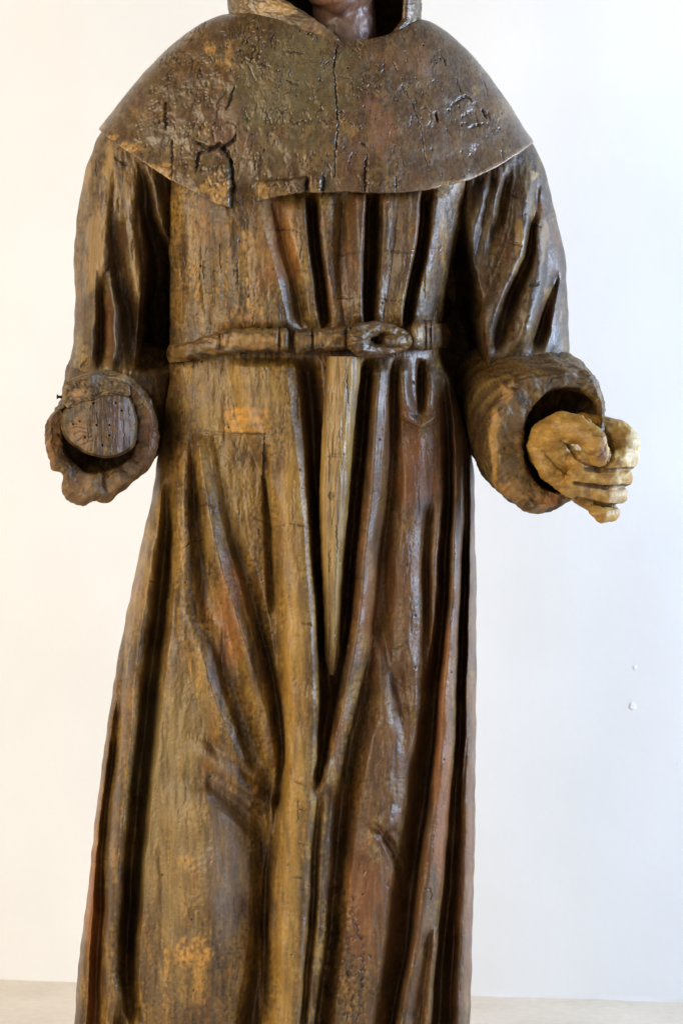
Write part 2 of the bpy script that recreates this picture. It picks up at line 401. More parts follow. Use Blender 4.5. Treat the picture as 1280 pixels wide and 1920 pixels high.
F([(676, 715, 20, 18, 18), (760, 708, 26, 20, 20), (850, 704, 28, 22, 22), (950, 696, 30, 22, 22), (1050, 687, 30, 22, 20), (1150, 676, 30, 22, 20), (1250, 660, 30, 22, 20), (1350, 642, 28, 22, 18), (1420, 626, 24, 20, 16), (1490, 606, 14, 16, 14)], m=1.2, ch=(10, 8))
F([(676, 738, -20, 12, 14), (800, 735, -16, 14, 20), (900, 728, -12, 16, 30), (1000, 718, -12, 18, 36), (1100, 707, -13, 18, 40), (1200, 696, -15, 18, 44), (1300, 680, -17, 18, 44), (1400, 657, -22, 14, 40), (1500, 640, -26, 10, 34), (1600, 632, -28, 9, 30), (1700, 624, -28, 9, 28), (1800, 614, -28, 9, 28), (1920, 598, -28, 9, 30), (2090, 590, -28, 9, 30)])
F([(1420, 622, 10, 22, 10), (1500, 621, 14, 24, 9), (1600, 615, 16, 24, 8), (1700, 607, 16, 22, 8), (1800, 598, 16, 20, 8), (1920, 584, 16, 20, 8), (2090, 578, 16, 20, 8)], m=1.2)
F([(1490, 600, -8, 10, 10), (1600, 592, -16, 11, 11), (1700, 586, -18, 11, 11), (1800, 579, -18, 11, 11), (1920, 572, -18, 10, 10), (2090, 566, -18, 10, 10)])
# ---- skirt, right half
F([(676, 757, 12, 14, 16), (730, 757, 16, 16, 16), (785, 768, 12, 18, 18)], m=1.2)
F([(676, 788, -14, 10, 10), (730, 790, -20, 12, 12), (775, 791, -10, 10, 10)], fade=20)
F([(676, 806, 10, 12, 14), (730, 811, 14, 12, 14), (785, 806, 12, 18, 14)], m=1.2)
F([(800, 782, 6, 36, 40), (950, 768, 12, 40, 36), (1050, 764, 16, 42, 36), (1150, 766, 14, 44, 34), (1250, 772, 10, 50, 34), (1350, 778, 6, 60, 30)], m=1.2)
F([(950, 803, -8, 12, 10), (1050, 800, -12, 14, 10), (1150, 800, -10, 14, 10), (1280, 800, -6, 12, 10)])
F([(930, 822, 8, 14, 14), (1050, 818, 13, 14, 14), (1150, 813, 12, 14, 14), (1260, 806, 8, 14, 12)])
F([(680, 828, -14, 10, 10), (800, 838, -28, 14, 14), (900, 840, -34, 14, 13), (1000, 837, -38, 15, 13), (1100, 831, -44, 16, 14), (1200, 825, -50, 18, 14), (1300, 815, -40, 26, 14), (1400, 806, -42, 34, 14), (1500, 794, -42, 38, 15), (1600, 780, -42, 42, 16), (1700, 768, -42, 42, 16), (1800, 755, -42, 42, 16), (1920, 735, -42, 42, 16), (2090, 720, -42, 42, 16)])
F([(850, 858, 10, 14, 12), (1000, 857, 24, 16, 13), (1100, 853, 30, 18, 15), (1200, 847, 34, 20, 17), (1300, 840, 36, 22, 19), (1400, 834, 36, 24, 20), (1500, 825, 36, 24, 22), (1600, 812, 36, 26, 24), (1700, 799, 36, 26, 26), (1800, 782, 34, 26, 24), (1920, 759, 32, 26, 24), (2090, 748, 32, 26, 24)], kl=2.6, m=1.0, ch=(20, 13))
F([(820, 872, -20, 8, 8), (1000, 873, -44, 10, 9), (1100, 870, -54, 11, 10), (1200, 867, -60, 12, 11), (1300, 863, -46, 13, 11), (1400, 858, -48, 14, 12), (1500, 852, -50, 15, 14), (1600, 844, -52, 16, 16), (1700, 836, -52, 17, 18), (1800, 828, -52, 18, 20), (1920, 822, -52, 20, 22), (2090, 818, -52, 20, 22)])
F([(1740, 818, 14, 12, 10), (1850, 808, 26, 12, 10), (1920, 800, 28, 12, 10), (2090, 792, 28, 12, 10)])
F([(1000, 883, 12, 7, 8), (1300, 881, 24, 11, 14), (1600, 875, 36, 17, 20), (1920, 864, 44, 20, 24), (2090, 860, 44, 20, 24)], m=1.0)
F([(1300, 722, 6, 70, 60), (1420, 725, 18, 80, 66), (1550, 718, 26, 86, 66), (1650, 702, 20, 80, 66), (1800, 690, 22, 80, 66), (1920, 678, 22, 80, 66), (2090, 670, 22, 80, 66)], kl=2, kr=2.2, m=1.1)
F([(1180, 700, 6, 20, 22), (1280, 712, 12, 26, 24), (1380, 726, 8, 30, 30)]); F([(1250, 745, -8, 18, 16), (1350, 752, -8, 18, 16)]); F([(1220, 775, 7, 16, 14), (1330, 782, 9, 18, 14), (1420, 772, 5, 20, 14)])
# ---- oblique features given along u instead of v
def hfold(pts, k=2, m=1.4):
    global H
    p = np.array(pts, float)
    vc = np.interp(U, p[:, 0], p[:, 1]); am = np.interp(U, p[:, 0], p[:, 2], left=0, right=0)
    wu = np.interp(U, p[:, 0], p[:, 3]); wd = np.interp(U, p[:, 0], p[:, 4])
    d = V - vc; t = np.clip(np.where(d < 0, -d / wu, d / wd), 0, 1)
    H = H + am * (1 - t ** k) ** m
hfold([(350, 1400, 0, 30, 20), (385, 1420, 10, 34, 22), (420, 1446, 16, 34, 20), (460, 1478, 16, 30, 18), (495, 1502, 6, 26, 18), (510, 1510, 0, 20, 18)])
hfold([(385, 1478, 0, 20, 30), (415, 1490, -12, 20, 34), (450, 1512, -18, 18, 40), (480, 1540, -14, 18, 50), (500, 1556, 0, 18, 50)])
hfold([(690, 1548, 0, 14, 16), (715, 1560, -14, 14, 20), (740, 1595, -16, 20, 40), (758, 1650, 0, 30, 60)])
hfold([(640, 1585, 0, 30, 30), (690, 1590, 6, 40, 26), (730, 1545, 10, 40, 16), (760, 1540, 0, 30, 20)])
hfold([(745, 776, 0, 12, 10), (762, 786, 7, 14, 9), (790, 797, 10, 16, 10), (812, 788, 8, 14, 9), (830, 774, 0, 12, 10)])   # foot of the looped pleat
hfold([(355, 805, 0, 8, 5), (400, 812, 3, 30, 4), (495, 812, 4, 40, 4), (515, 812, 0, 40, 4)])
H += 20 * np.exp(-((U - uL[:, None] - 8) / 7) ** 2) * sstep(1000, 1200, V) + 14 * np.exp(-((uR[:, None] - 9 - U) / 8) ** 2) * sstep(980, 1100, V)
H -= 34 * np.exp(-((U - 701) / 13) ** 2 - ((V - 642) / 18) ** 2)      # hollow behind the eye of the knot
# tool marks and long-wave unevenness
H = H * np.interp(V, [620, 700], [1.5, 1.35])
H += 2.6 * fbm(U / 34, V / 110, 61, 2) + .9 * fbm(U / 11, V / 45, 63, 2) + .5 * noise(U / 6, V / 8, 66) + .3 * noise(U / 3.6, V / 5, 67)
ck = 1 - np.abs(noise((U + 8 * noise(U / 30, V / 50, 160)) / 8, V / 85, 161)) * 2.2
H -= 1.6 * sstep(.90, .99, ck) * sstep(-.1, .35, fbm(U / 60, V / 90, 163, 2))
edge = np.clip(1 - np.abs(tf[None, :]) ** 30, 0, 1)
Y = Y - H * (.25 + .75 * edge)
R = Relief(U, V)
R.line([(440, 812), (497, 814)], 2.2, 5, .7); R.line([(352, 806), (440, 812)], 1.5, 3, .4); R.line([(496, 812), (494, 900), (500, 960)], 3.0, 5, .55)
for q in [[(600, 332), (604, 372)], [(320, 415), (322, 450)], [(471, 968), (505, 985)], [(545, 982), (578, 990)], [(565, 1167), (590, 1175)], [(374, 950), (388, 945), (400, 952)], [(372, 912), (386, 922)], [(341, 1030), (360, 1015), (392, 1010)],
          [(810, 1177), (838, 1175)], [(735, 1218), (757, 1212)], [(655, 1078), (682, 1086)], [(552, 1465), (575, 1475)], [(556, 1520), (575, 1518)], [(556, 1582), (577, 1584)], [(550, 1645), (568, 1648)], [(790, 1665), (808, 1668), (806, 1690)],
          [(672, 1466), (690, 1464)], [(620, 930), (628, 936)], [(170, 1615), (192, 1618)], [(200, 1365), (228, 1366)], [(283, 1090), (296, 1094)], [(340, 655), (345, 690)], [(400, 500), (402, 560)], [(445, 480), (447, 540)], [(630, 480), (678, 474)], [(505, 430), (560, 433)], [(625, 560), (670, 556)], [(705, 560), (750, 566)], [(720, 470), (775, 476)]]:
    R.line(q, 1.8, 3.5, .6)
for i in range(70):        # short drying cracks across the folds
    u = RNG.uniform(330, 870); v = RNG.uniform(400, 1900); L = RNG.uniform(5, 20)
    R.line([(u, v), (u + L * .6, v + RNG.uniform(-2, 2)), (u + L, v + RNG.uniform(-3, 3))], RNG.uniform(1.0, 1.7), RNG.uniform(1.0, 2.5), RNG.uniform(.2, .5))
for i in range(110):        # splits along the grain
    u = RNG.uniform(300, 880); v = RNG.uniform(380, 1880); L = RNG.uniform(15, 70)
    R.line([(u, v), (u + RNG.uniform(-2, 2), v + L * .5), (u + RNG.uniform(-4, 4), v + L)], RNG.uniform(1.2, 2.4), RNG.uniform(1, 3), RNG.uniform(.2, .55))
for i in range(90):         # woodworm
    R.hole(RNG.uniform(300, 880), RNG.uniform(380, 1900), RNG.uniform(1.6, 2.6), 5)
# chewed, pitted patches low on the right leg
pit = blob(U, V, 640, 1780, 40, 130, 3, .5) + blob(U, V, 672, 1840, 22, 90, 4, .5) + .6 * blob(U, V, 735, 1590, 20, 50, 5, .5)
pn = fbm(U / 9, V / 12, 71, 3)
R.h -= np.clip(pit, 0, 1) * 4.5 * np.clip(pn + .1, 0, 1); R.dirt = np.maximum(R.dirt, np.clip(pit, 0, 1) * .45 * sstep(.1, .6, pn))
Y = Y - R.h * edge
olive = np.interp(U, [140, 560, 640, 900], [.85, .80, .40, .22])  # warm lamp colour tinted into the left side, fading to the right
C = wood_colour(U, V, 500, olive)
mot = np.clip(.65 + .8 * fbm(U / 18, V / 40, 530, 3), 0, 1)
C = mix(C, (0.285, 0.185, 0.050), .65 * blob(U, V, 430, 745, 120, 85, 11, .4, .6) * mot)
C = mix(C, (0.27, 0.18, 0.055), .55 * blob(U, V, 440, 920, 80, 130, 12, .4, .6) * mot)
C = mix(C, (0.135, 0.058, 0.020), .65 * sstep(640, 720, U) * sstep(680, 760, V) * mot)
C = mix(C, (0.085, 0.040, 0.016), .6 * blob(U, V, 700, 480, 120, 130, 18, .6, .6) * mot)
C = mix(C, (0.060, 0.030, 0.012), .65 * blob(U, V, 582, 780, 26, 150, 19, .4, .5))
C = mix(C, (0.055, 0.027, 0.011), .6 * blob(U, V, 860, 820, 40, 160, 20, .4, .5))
C = mix(C, (0.30, 0.19, 0.055), .5 * (1 - sstep(300, 345, U)) * (1 - sstep(1080, 1250, V)) * sstep(820, 900, V) * mot)
fr = np.interp(V, [676, 1000, 1400, 1700, 1920], [545, 545, 555, 540, 530])
C = mix(C, (0.33, 0.195, 0.036), .75 * np.exp(-((U - fr) / 22) ** 2) * sstep(700, 950, V) * np.clip(.75 + .5 * fbm(U / 14, V / 140, 512, 2), 0, 1))
C = mix(C, (0.225, 0.165, 0.070), .75 * blob(U, V, 325, 1520, 75, 360, 14, .35, .6) * np.clip(.8 + .5 * fbm(U / 25, V / 120, 531, 2), 0, 1))
C = mix(C, (0.17, 0.13, 0.11), .5 * blob(U, V, 425, 1600, 45, 170, 17, .3, .5))
C = mix(C, (0.48, 0.25, 0.045), .8 * sstep(414, 422, R.Uw) * (1 - sstep(452, 470, R.Uw)) * sstep(756, 770, R.Vw) * (1 - sstep(808, 813, R.Vw)) * np.clip(.7 + .8 * fbm(U / 12, V / 9, 515, 2), 0, 1)); C = mix(C, (0.50, 0.24, 0.04), .42 * sstep(440, 460, R.Uw) * (1 - sstep(500, 516, R.Uw)) * sstep(752, 775, R.Vw) * (1 - sstep(808, 813, R.Vw)) * np.clip(.6 + 1. * fbm(U / 12, V / 12, 516, 2), 0, 1))
for (cu, cv, ru, rv, a) in [(365, 1790, 32, 30, .85), (345, 1800, 20, 14, .7), (372, 1840, 14, 40, .5), (312, 1810, 5, 30, .8), (372, 1275, 4, 30, .8), (355, 1245, 4, 16, .6), (478, 1480, 6, 12, .9), (482, 1510, 4, 7, .8), (432, 1215, 5, 14, .7), (700, 1600, 14, 40, .4), (655, 1870, 14, 40, .35), (460, 590, 26, 30, .5), (370, 520, 10, 40, .5), (470, 470, 18, 50, .4), (540, 470, 22, 60, .3), (350, 1620, 24, 14, .5), (340, 870, 10, 40, .4)]:
    C = mix(C, OCHRE, a * blob(U, V, cu, cv, ru, rv, int(cu + cv), .8, .4) * np.clip(.55 + 1.1 * fbm(U / 7, V / 12, int(cu), 2), 0, 1))
for (cu, cv, ru, rv, a) in [(780, 870, 60, 80, .35), (830, 1400, 20, 300, .45), (175, 1700, 22, 260, .5), (880, 1600, 10, 300, .18), (690, 1700, 60, 120, .35), (520, 460, 60, 90, .3), (700, 1160, 40, 130, .3), (430, 1150, 40, 100, .3)]:
    C = mix(C, (0.25, 0.085, 0.020), min(1, a * 1.3) * blob(U, V, cu, cv, ru, rv, int(cu * 3 + cv), .5, .6))
C = mix(C, BLACK, np.clip(R.dirt, 0, .92))
warm_light_tint = (1 - sstep(600, 700, U)) * np.interp(V, [620, 700], [.7, 1.0])
C[...] = C * (1 + warm_light_tint[..., None] * np.array((.26, .20, .06)))
# back half of the body
tb = -front_t(NB + 2)[1:-1]
Ub = (uL + uR)[:, None] / 2 + (uR - uL)[:, None] / 2 * tb[None, :]
Vb = np.repeat(vrow[:, None], NB, 1)
Yb = DP[:, None] * .9 * (1 - np.abs(tb[None, :]) ** EX[:, None]) ** (1 / EX[:, None])
Yb = Yb + 14 * np.sin(Ub / 24 + noise(Ub / 80, Vb / 300, 75) * 3) * (1 - np.abs(tb[None, :]) ** 6) * sstep(560, 900, Vb)
Cb = wood_colour(Ub, Vb, 540)
grid_obj("tunic", np.concatenate([U, Ub], 1), np.concatenate([V, Vb], 1), np.concatenate([Y, Yb], 1), M_WOOD, statue, np.concatenate([C, Cb], 1), wrap=True, flip=True)
TU, TV_, TY = U, vrow, Y
def tunic_y(u, v):
    r = int(np.argmin(np.abs(TV_ - v))); return float(np.interp(u, TU[r], TY[r]))
def tunic_smooth_y(u, v):
    l, r, d, e = [np.interp(v, TV_, q) for q in (uL, uR, DP, EX)]
    t = np.clip(np.abs((u - (l + r) / 2) / ((r - l) / 2)), 0, 1)
    return -d * (1 - t ** e) ** (1 / e)

# --- sleeves -----------------------------------------------------------
def sleeve(table, folds, seed, olive, patches, cracks, yc_of_v, tone=1.0, name="sleeve"):
    global U, vrow, H
    t = np.array(table, float)
    vrow = np.arange(t[0, 0], t[-1, 0] + 1, 2.0)
    l, r, d, e = body_section(vrow, table)
    l = l + 1.8 * noise(vrow / 30, vrow * 0 + seed, 55)
    r = r + 1.8 * noise(vrow / 30, vrow * 0 + seed, 57)
    n = 150; tf = front_t(n)
    U = (l + r)[:, None] / 2 + (r - l)[:, None] / 2 * tf[None]
    V = np.repeat(vrow[:, None], n, 1)
    global WARP
    WARP = 3.0 * noise(U / 60, V / 60, seed + 5) + 1.2 * noise(U / 20, V / 26, seed + 6)
    H = np.zeros_like(U)
    for i, f in enumerate(folds):
        H = H + fold(U, vrow, f[0], seed=seed + i, **(f[1] if len(f) > 1 else {}))
    H += 2.2 * fbm(U / 26, V / 70, seed + 1, 2) + 1.2 * fbm(U / 9, V / 25, seed + 3, 2) + .6 * noise(U / 4, V / 14, seed + 4)
    yc = np.interp(vrow, *zip(*yc_of_v))[:, None]
    edge = np.clip(1 - np.abs(tf[None]) ** 10, 0, 1)
    R = Relief(U, V)
    for q in cracks: R.line(q, 2.6, 5, .8)
    for i in range(40):
        u = RNG.uniform(l.min(), r.max()); v = RNG.uniform(vrow[0], vrow[-1]); L = RNG.uniform(8, 40)
        R.line([(u, v), (u + RNG.uniform(-5, 5), v + L)], RNG.uniform(1.2, 2.2), RNG.uniform(1, 3), RNG.uniform(.2, .6))
    for i in range(14): R.hole(RNG.uniform(l.min(), r.max()), RNG.uniform(vrow[0], vrow[-1]), 2, 4)
    Y = yc - d[:, None] * (1 - np.abs(tf[None]) ** e[:, None]) ** (1 / e[:, None]) - (H + R.h) * (.2 + .8 * edge)
    C = wood_colour(U, V, seed + 70, np.full(U.shape, olive), vert=.8) * tone
    for (cu, cv, ru, rv, a, colr) in patches: C = mix(C, colr, a * blob(U, V, cu, cv, ru, rv, int(cu + cv), .55, .45))
    C = mix(C, BLACK, np.clip(R.dirt, 0, .9))
    nb = 40; tb = -front_t(nb + 2)[1:-1]
    Ub = (l + r)[:, None] / 2 + (r - l)[:, None] / 2 * tb[None]; Vb = np.repeat(vrow[:, None], nb, 1)
    Yb = yc + d[:, None] * (1 - np.abs(tb[None]) ** e[:, None]) ** (1 / e[:, None])
    return grid_obj(name, np.concatenate([U, Ub], 1), np.concatenate([V, Vb], 1), np.concatenate([Y, Yb], 1), M_WOOD, statue,
                    np.concatenate([C, wood_colour(Ub, Vb, seed + 90)], 1), wrap=True, flip=True)

GOLD = (0.36, 0.215, 0.07)
sleeve_r = sleeve(  # viewer's left
    [(215, 222, 330, 70, 2.3), (240, 196, 335, 85, 2.3), (250, 185, 335, 95, 2.3), (320, 160, 338, 105, 2.3), (400, 145, 338, 108, 2.3), (480, 138, 338, 110, 2.3), (560, 142, 338, 112, 2.3), (640, 138, 335, 114, 2.3), (690, 130, 330, 108, 2.3), (740, 124, 320, 84, 2.3), (780, 140, 310, 60, 2.2)],
    [([(300, 195, 4, 30, 18), (400, 190, 14, 34, 20), (480, 195, 20, 36, 14), (545, 178, 22, 34, 12), (610, 172, 22, 30, 14), (690, 170, 14, 30, 14)], dict(m=1.2)),
     ([(400, 215, -6, 14, 20), (470, 216, -20, 16, 24), (520, 224, -28, 16, 26), (585, 240, -30, 16, 30), (690, 250, -24, 16, 30)],),
     ([(500, 188, -8, 10, 10), (545, 188, -18, 10, 12), (620, 190, -26, 10, 14), (690, 192, -20, 12, 14)],),
     ([(490, 202, 8, 10, 12), (571, 216, 18, 16, 12), (662, 217, 18, 16, 14), (695, 216, 10, 16, 14)],),
     ([(330, 250, 10, 20, 12), (376, 250, 16, 22, 12), (441, 245, 18, 22, 14), (506, 259, 20, 22, 12), (560, 264, 12, 22, 12), (600, 266, 0, 22, 12)], dict(m=1.2)),
     ([(310, 266, -14, 9, 12), (402, 274, -40, 12, 20), (480, 296, -130, 26, 38), (560, 294, -210, 32, 44), (690, 290, -230, 36, 48)],),
     ([(330, 290, 12, 14, 14), (400, 300, 14, 14, 14), (470, 316, 8, 10, 14)],),
     ([(330, 165, 5, 10, 12), (380, 162, 6, 10, 12), (430, 158, 4, 10, 12)],)],
    900, .75,
    [(205, 325, 16, 40, .7, GOLD), (165, 330, 8, 40, .6, GOLD), (180, 470, 22, 90, .6, GOLD), (255, 470, 8, 90, .55, GOLD), (240, 340, 12, 40, .4, GOLD), (160, 440, 14, 100, .35, GREY), (205, 610, 20, 60, .7, (0.11, 0.040, 0.014)), (222, 460, 22, 60, .7, (0.085, 0.036, 0.013)), (240, 600, 30, 110, .7, (0.040, 0.020, 0.009)), (285, 420, 26, 110, .5, (0.06, 0.03, 0.012))],  # last dark patches paint the shaded recess beside the torso
    [[(150, 690), (162, 676)], [(214, 295), (240, 310)], [(180, 300), (182, 330)]],
    [(215, 25), (500, 25), (680, 0), (780, -30)])
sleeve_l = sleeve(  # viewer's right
    [(225, 800, 950, 70, 2.3), (258, 792, 990, 88, 2.3), (272, 790, 1003, 96, 2.3), (330, 780, 1025, 106, 2.3), (400, 775, 1040, 110, 2.3), (480, 770, 1060, 114, 2.3), (540, 765, 1062, 116, 2.3), (600, 765, 1065, 116, 2.3), (665, 770, 1067, 98, 2.3), (720, 790, 1066, 56, 2.3), (770, 830, 1050, 30, 2.2)],
    [([(335, 908, 8, 16, 14), (362, 904, 14, 18, 16), (425, 888, 16, 18, 16), (475, 877, 10, 16, 14), (520, 872, 4, 14, 14)], dict(m=1.2)),
     ([(330, 934, 10, 14, 10), (380, 928, 18, 16, 12), (412, 924, 12, 16, 12), (440, 920, 0, 16, 12)], dict(m=1.2)),
     ([(320, 950, -10, 10, 12), (370, 942, -26, 12, 16), (420, 932, -20, 12, 18), (470, 920, -8, 12, 18)],),
     ([(320, 992, 8, 26, 18), (375, 990, 18, 28, 16), (440, 984, 24, 30, 14), (475, 974, 26, 30, 14), (537, 945, 26, 30, 18), (620, 917, 20, 30, 22), (670, 902, 8, 30, 22)], dict(m=1.2)),
     ([(400, 1000, -10, 8, 10), (440, 997, -24, 10, 12), (480, 988, -36, 10, 16), (537, 962, -38, 12, 24), (600, 940, -30, 14, 26), (660, 925, -20, 14, 26)],),
     ([(390, 1018, 8, 14, 14), (440, 1015, 16, 18, 16), (487, 1011, 20, 22, 16), (550, 1005, 22, 28, 16), (612, 988, 24, 26, 14), (660, 970, 16, 22, 12)], dict(m=1.2)),
     ([(500, 1042, -6, 10, 12), (537, 1040, -22, 14, 10), (575, 1026, -36, 14, 16), (625, 1008, -38, 14, 24), (660, 996, -26, 12, 24)],),
     ([(340, 1008, -6, 8, 8), (400, 1006, -10, 8, 8)],),
     ([(330, 862, -20, 40, 16), (400, 850, -50, 60, 26), (480, 842, -170, 70, 46), (560, 850, -240, 70, 56), (700, 860, -260, 70, 54), (780, 866, -230, 70, 46)], dict(fade=10))],
    950, .25,
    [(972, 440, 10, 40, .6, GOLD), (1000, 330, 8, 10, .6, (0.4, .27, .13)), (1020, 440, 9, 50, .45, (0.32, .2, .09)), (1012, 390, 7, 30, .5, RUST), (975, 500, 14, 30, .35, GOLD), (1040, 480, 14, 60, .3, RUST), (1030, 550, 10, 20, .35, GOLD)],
    [[(958, 455), (978, 462)], [(950, 360), (972, 370)], [(995, 422), (1012, 424)], [(990, 535), (1012, 531)], [(1020, 490), (1024, 500)]],
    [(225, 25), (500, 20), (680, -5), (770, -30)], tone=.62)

# --- cape (mozzetta) ------------------------------------------------------
hem_pts = np.array([(183, 238), (200, 254), (250, 290), (320, 336), (360, 356), (400, 378), (428, 387), (436, 389), (440, 379), (475, 374), (482, 376), (520, 366), (572, 358), (600, 360), (650, 357), (690, 360), (745, 360), (800, 354), (850, 343), (880, 335), (930, 311), (970, 287), (1002, 264)], float)
NFc, NBc = 520, 90
ph = np.concatenate([np.linspace(-np.pi / 2, np.pi / 2, NFc, endpoint=False), np.linspace(np.pi / 2, 1.5 * np.pi, NBc, endpoint=False)])
sa = np.concatenate([np.linspace(0.0, 1, 190)])
sn, cs = np.sin(ph), np.cos(ph)
def cpow(x, p): return np.sign(x) * np.abs(x) ** p
def hem_ring():
    # spread samples evenly along u in front
    tt = np.where(cs >= 0, .5 * sn + .5 * (2 / np.pi) * np.arcsin(np.clip(sn, -1, 1)), sn)
    tt = np.clip(tt, -1, 1)
    u = 592.5 + 405 * tt
    y = -np.where(cs >= 0, 182, -170) * (1 - np.abs(tt) ** np.where(tt > 0, 2.2, 2.6)) ** (1 / np.where(tt > 0, 2.2, 2.6))
    v = np.where(cs >= 0, np.interp(u, hem_pts[:, 0], hem_pts[:, 1]), np.interp(u, [183, 400, 592, 780, 1002], [238, 350, 385, 350, 264]))
    return tt, u, v, y
tt, hu, hv, hy = hem_ring()
nu = 608 + 179 * tt
ny = -np.where(cs >= 0, 104, -104) * (1 - np.abs(tt) ** 2.2) ** (1 / 2.2)
nv = np.interp(nu, [429, 470, 520, 575, 632, 690, 740, 787], [26, 24, 36, 56, 78, 74, 62, 36])
nv = np.where(cs >= 0, nv, 26 + (nu - 429) / 358 * 10)
a = sa[:, None]; b = a ** 1.6
U = nu[None] + (hu - nu)[None] * a
V = nv[None] + (hv - nv)[None] * b
Y = ny[None] + (hy - ny)[None] * a
front = sstep(-.1, .35, cs)[None]
R = Relief(U, V)
R.line([(632, 84), (626, 130), (631, 190), (634, 235), (627, 300), (628, 330)], 1.9, 6, .85, taper=False)
R.line([(433, 300), (435, 345), (436, 388)], 4.5, 14, .9, taper=False)
R.line([(368, 266), (392, 280), (412, 272), (425, 285), (434, 305)], 6, 12, .9); R.line([(412, 280), (440, 262), (443, 250)], 5, 9, .8); R.line([(370, 320), (372, 290), (384, 282)], 4.5, 10, .85)
R.line([(310, 192), (312, 240)], 4, 7, .8); R.line([(322, 262), (325, 335)], 3, 6, .7); R.line([(440, 160), (432, 190), (425, 205)], 3.5, 6, .7)
R.line([(688, 290), (684, 330), (685, 358)], 3.2, 7, .8); R.line([(742, 330), (741, 358)], 2.4, 5, .6); R.line([(752, 160), (772, 190), (790, 240), (795, 290), (800, 315)], 1.8, 4, .55)
R.line([(815, 210), (822, 228)], 5, 8, .85); R.line([(905, 205), (912, 222)], 4, 7, .8); R.line([(880, 240), (905, 232)], 3.5, 6, .7); R.line([(845, 200), (870, 180), (885, 190)], 3, 6, .75)
R.line([(576, 330), (574, 362)], 3.5, 8, .8); R.line([(606, 325), (604, 360)], 3, 7, .8); R.line([(485, 342), (575, 332)], 2.5, 5, .6); R.line([(676, 268), (690, 275)], 3.5, 6, .6)
R.line([(530, 96), (570, 100)], 2.2, 4, .6); R.line([(485, 120), (505, 124)], 2.6, 5, .7); R.line([(535, 150), (560, 160)], 2.6, 5, .7); R.line([(630, 142), (660, 148)], 1.6, 3, .4)
for i in range(60):
    u = RNG.uniform(230, 970); v = RNG.uniform(40, 340); L = RNG.uniform(6, 34); sl = RNG.normal(0, .35) + (.3 if u > 700 else -.15)
    if abs(u - 640) < 60: L *= .6
    R.line([(u, v), (u + L * sl * .6 + RNG.uniform(-3, 3), v + L * .5), (u + L * sl, v + L)], RNG.uniform(1.2, 2.6), RNG.uniform(1.2, 4), RNG.uniform(.15, .65))
for i in range(60):
    R.hole(RNG.uniform(230, 960), RNG.uniform(60, 340), RNG.uniform(1.5, 2.8), 5)
# relief: knife marks, lifted patches, curl-shaped gouges
wx = U + 9 * noise(U / 30, V / 30, 601); wy = V + 9 * noise(U / 30, V / 30, 602)
rg = 1 - np.abs(fbm(wx / 17, wy / 26, 603, 3)) * 2.0
cal = np.interp(U, [180, 330, 600, 700, 1000], [.35, 1, .9, .6, .55])
Hc = (3.2 * fbm(U / 46, V / 50, 605, 2) + .5 * cal * rg + .4 * cal * fbm(wx / 8, wy / 12, 607, 2) + .2 * noise(U / 4, V / 5, 609))
# left flap stands proud of the broken middle, with its square stub; lip blocks of the broken hem
Hc += 9 * (1 - sstep(431, 437, R.Uw)) * sstep(280, 330, V) * sstep(300, 380, U)
Hc += -10 * sstep(434, 438, R.Uw) * (1 - sstep(478, 484, R.Uw)) * sstep(330, 350, V)
Hc += 10 * sstep(482, 486, R.Uw) * (1 - sstep(572, 577, R.Uw)) * sstep(338, 344, R.Vw + (U - 485) * .1)
Hc += 15 * sstep(577, 583, R.Uw) * (1 - sstep(600, 606, R.Uw)) * sstep(322, 330, R.Vw)
Hc += 5 * sstep(685, 690, R.Uw) * sstep(285, 330, V)
Hc += 4 * sstep(.90, .985, a * np.ones_like(U)) * sstep(40, 120, np.abs(U - 560))
sl = np.interp(U, [200, 600, 640, 1000], [.35, .1, -.15, -.5])
gu = U + sl * (V - 200) + 10 * noise(U / 26, V / 30, 621) + 4 * noise(U / 9, V / 10, 622)
ck = 1 - np.abs(noise(gu / 13, V / 58, 623)) * 2.4
ck2 = 1 - np.abs(noise(gu / 7 + 40, V / 30, 625)) * 2.4
msk = sstep(-.15, .35, fbm(U / 55, V / 50, 627, 2) + .12) * cal
crk = np.maximum(sstep(.86, .99, ck) * msk, .7 * sstep(.88, .99, ck2) * sstep(0, .4, fbm(U / 40, V / 40, 629, 2) + .1) * cal)
Hc -= 3.2 * crk
Hc += 1.6 * sstep(.55, .8, ck) * (1 - sstep(.8, .9, ck)) * msk          # lips lifted beside the splits
R.dirt = np.maximum(R.dirt, .55 * crk)
Hc += R.h
nx_ = (U - 600) / 430; Ydir = -1.0
U2 = U + Hc * nx_ * (.55) ; V2 = V - Hc * .15 * (1 - a); Y2 = Y - Hc * front - (-Hc * .3) * (1 - front)
# hem underside: roll in behind the edge
rows_u, rows_v, rows_y = [U2], [V2], [Y2]
th = np.interp(hu, [183, 320, 430, 437, 480, 600, 1002], [12, 18, 20, 10, 12, 12, 12])
rag = 1.6 * noise(hu / 9, hu * 0 + 3, 611) + 1.2 * noise(hu / 4, hu * 0 + 5, 612)
for f, dv in ((.25, 2.2), (.6, 2.6), (1.0, 1.0), (2.2, -14)):
    sc = 1 - f * th / 420
    rows_u.append((592.5 + (U2[-1] - 592.5) * sc)[None]); rows_v.append((V2[-1] + dv + rag * .6)[None]); rows_y.append((Y2[-1] + np.where(cs >= 0, 1, -1) * f * th * np.abs(cs) ** .5)[None])
V2[-1] += rag * .6; V2[-2] += rag * .3
UU = np.concatenate(rows_u); VV = np.concatenate(rows_v); YY = np.concatenate(rows_y)
Ue = np.concatenate([U] + [U[-1:]] * 4); Ve = np.concatenate([V] + [V[-1:] + k for k in (1, 2, 3, 8)])
De = np.concatenate([R.dirt] + [R.dirt[-1:]] * 4)
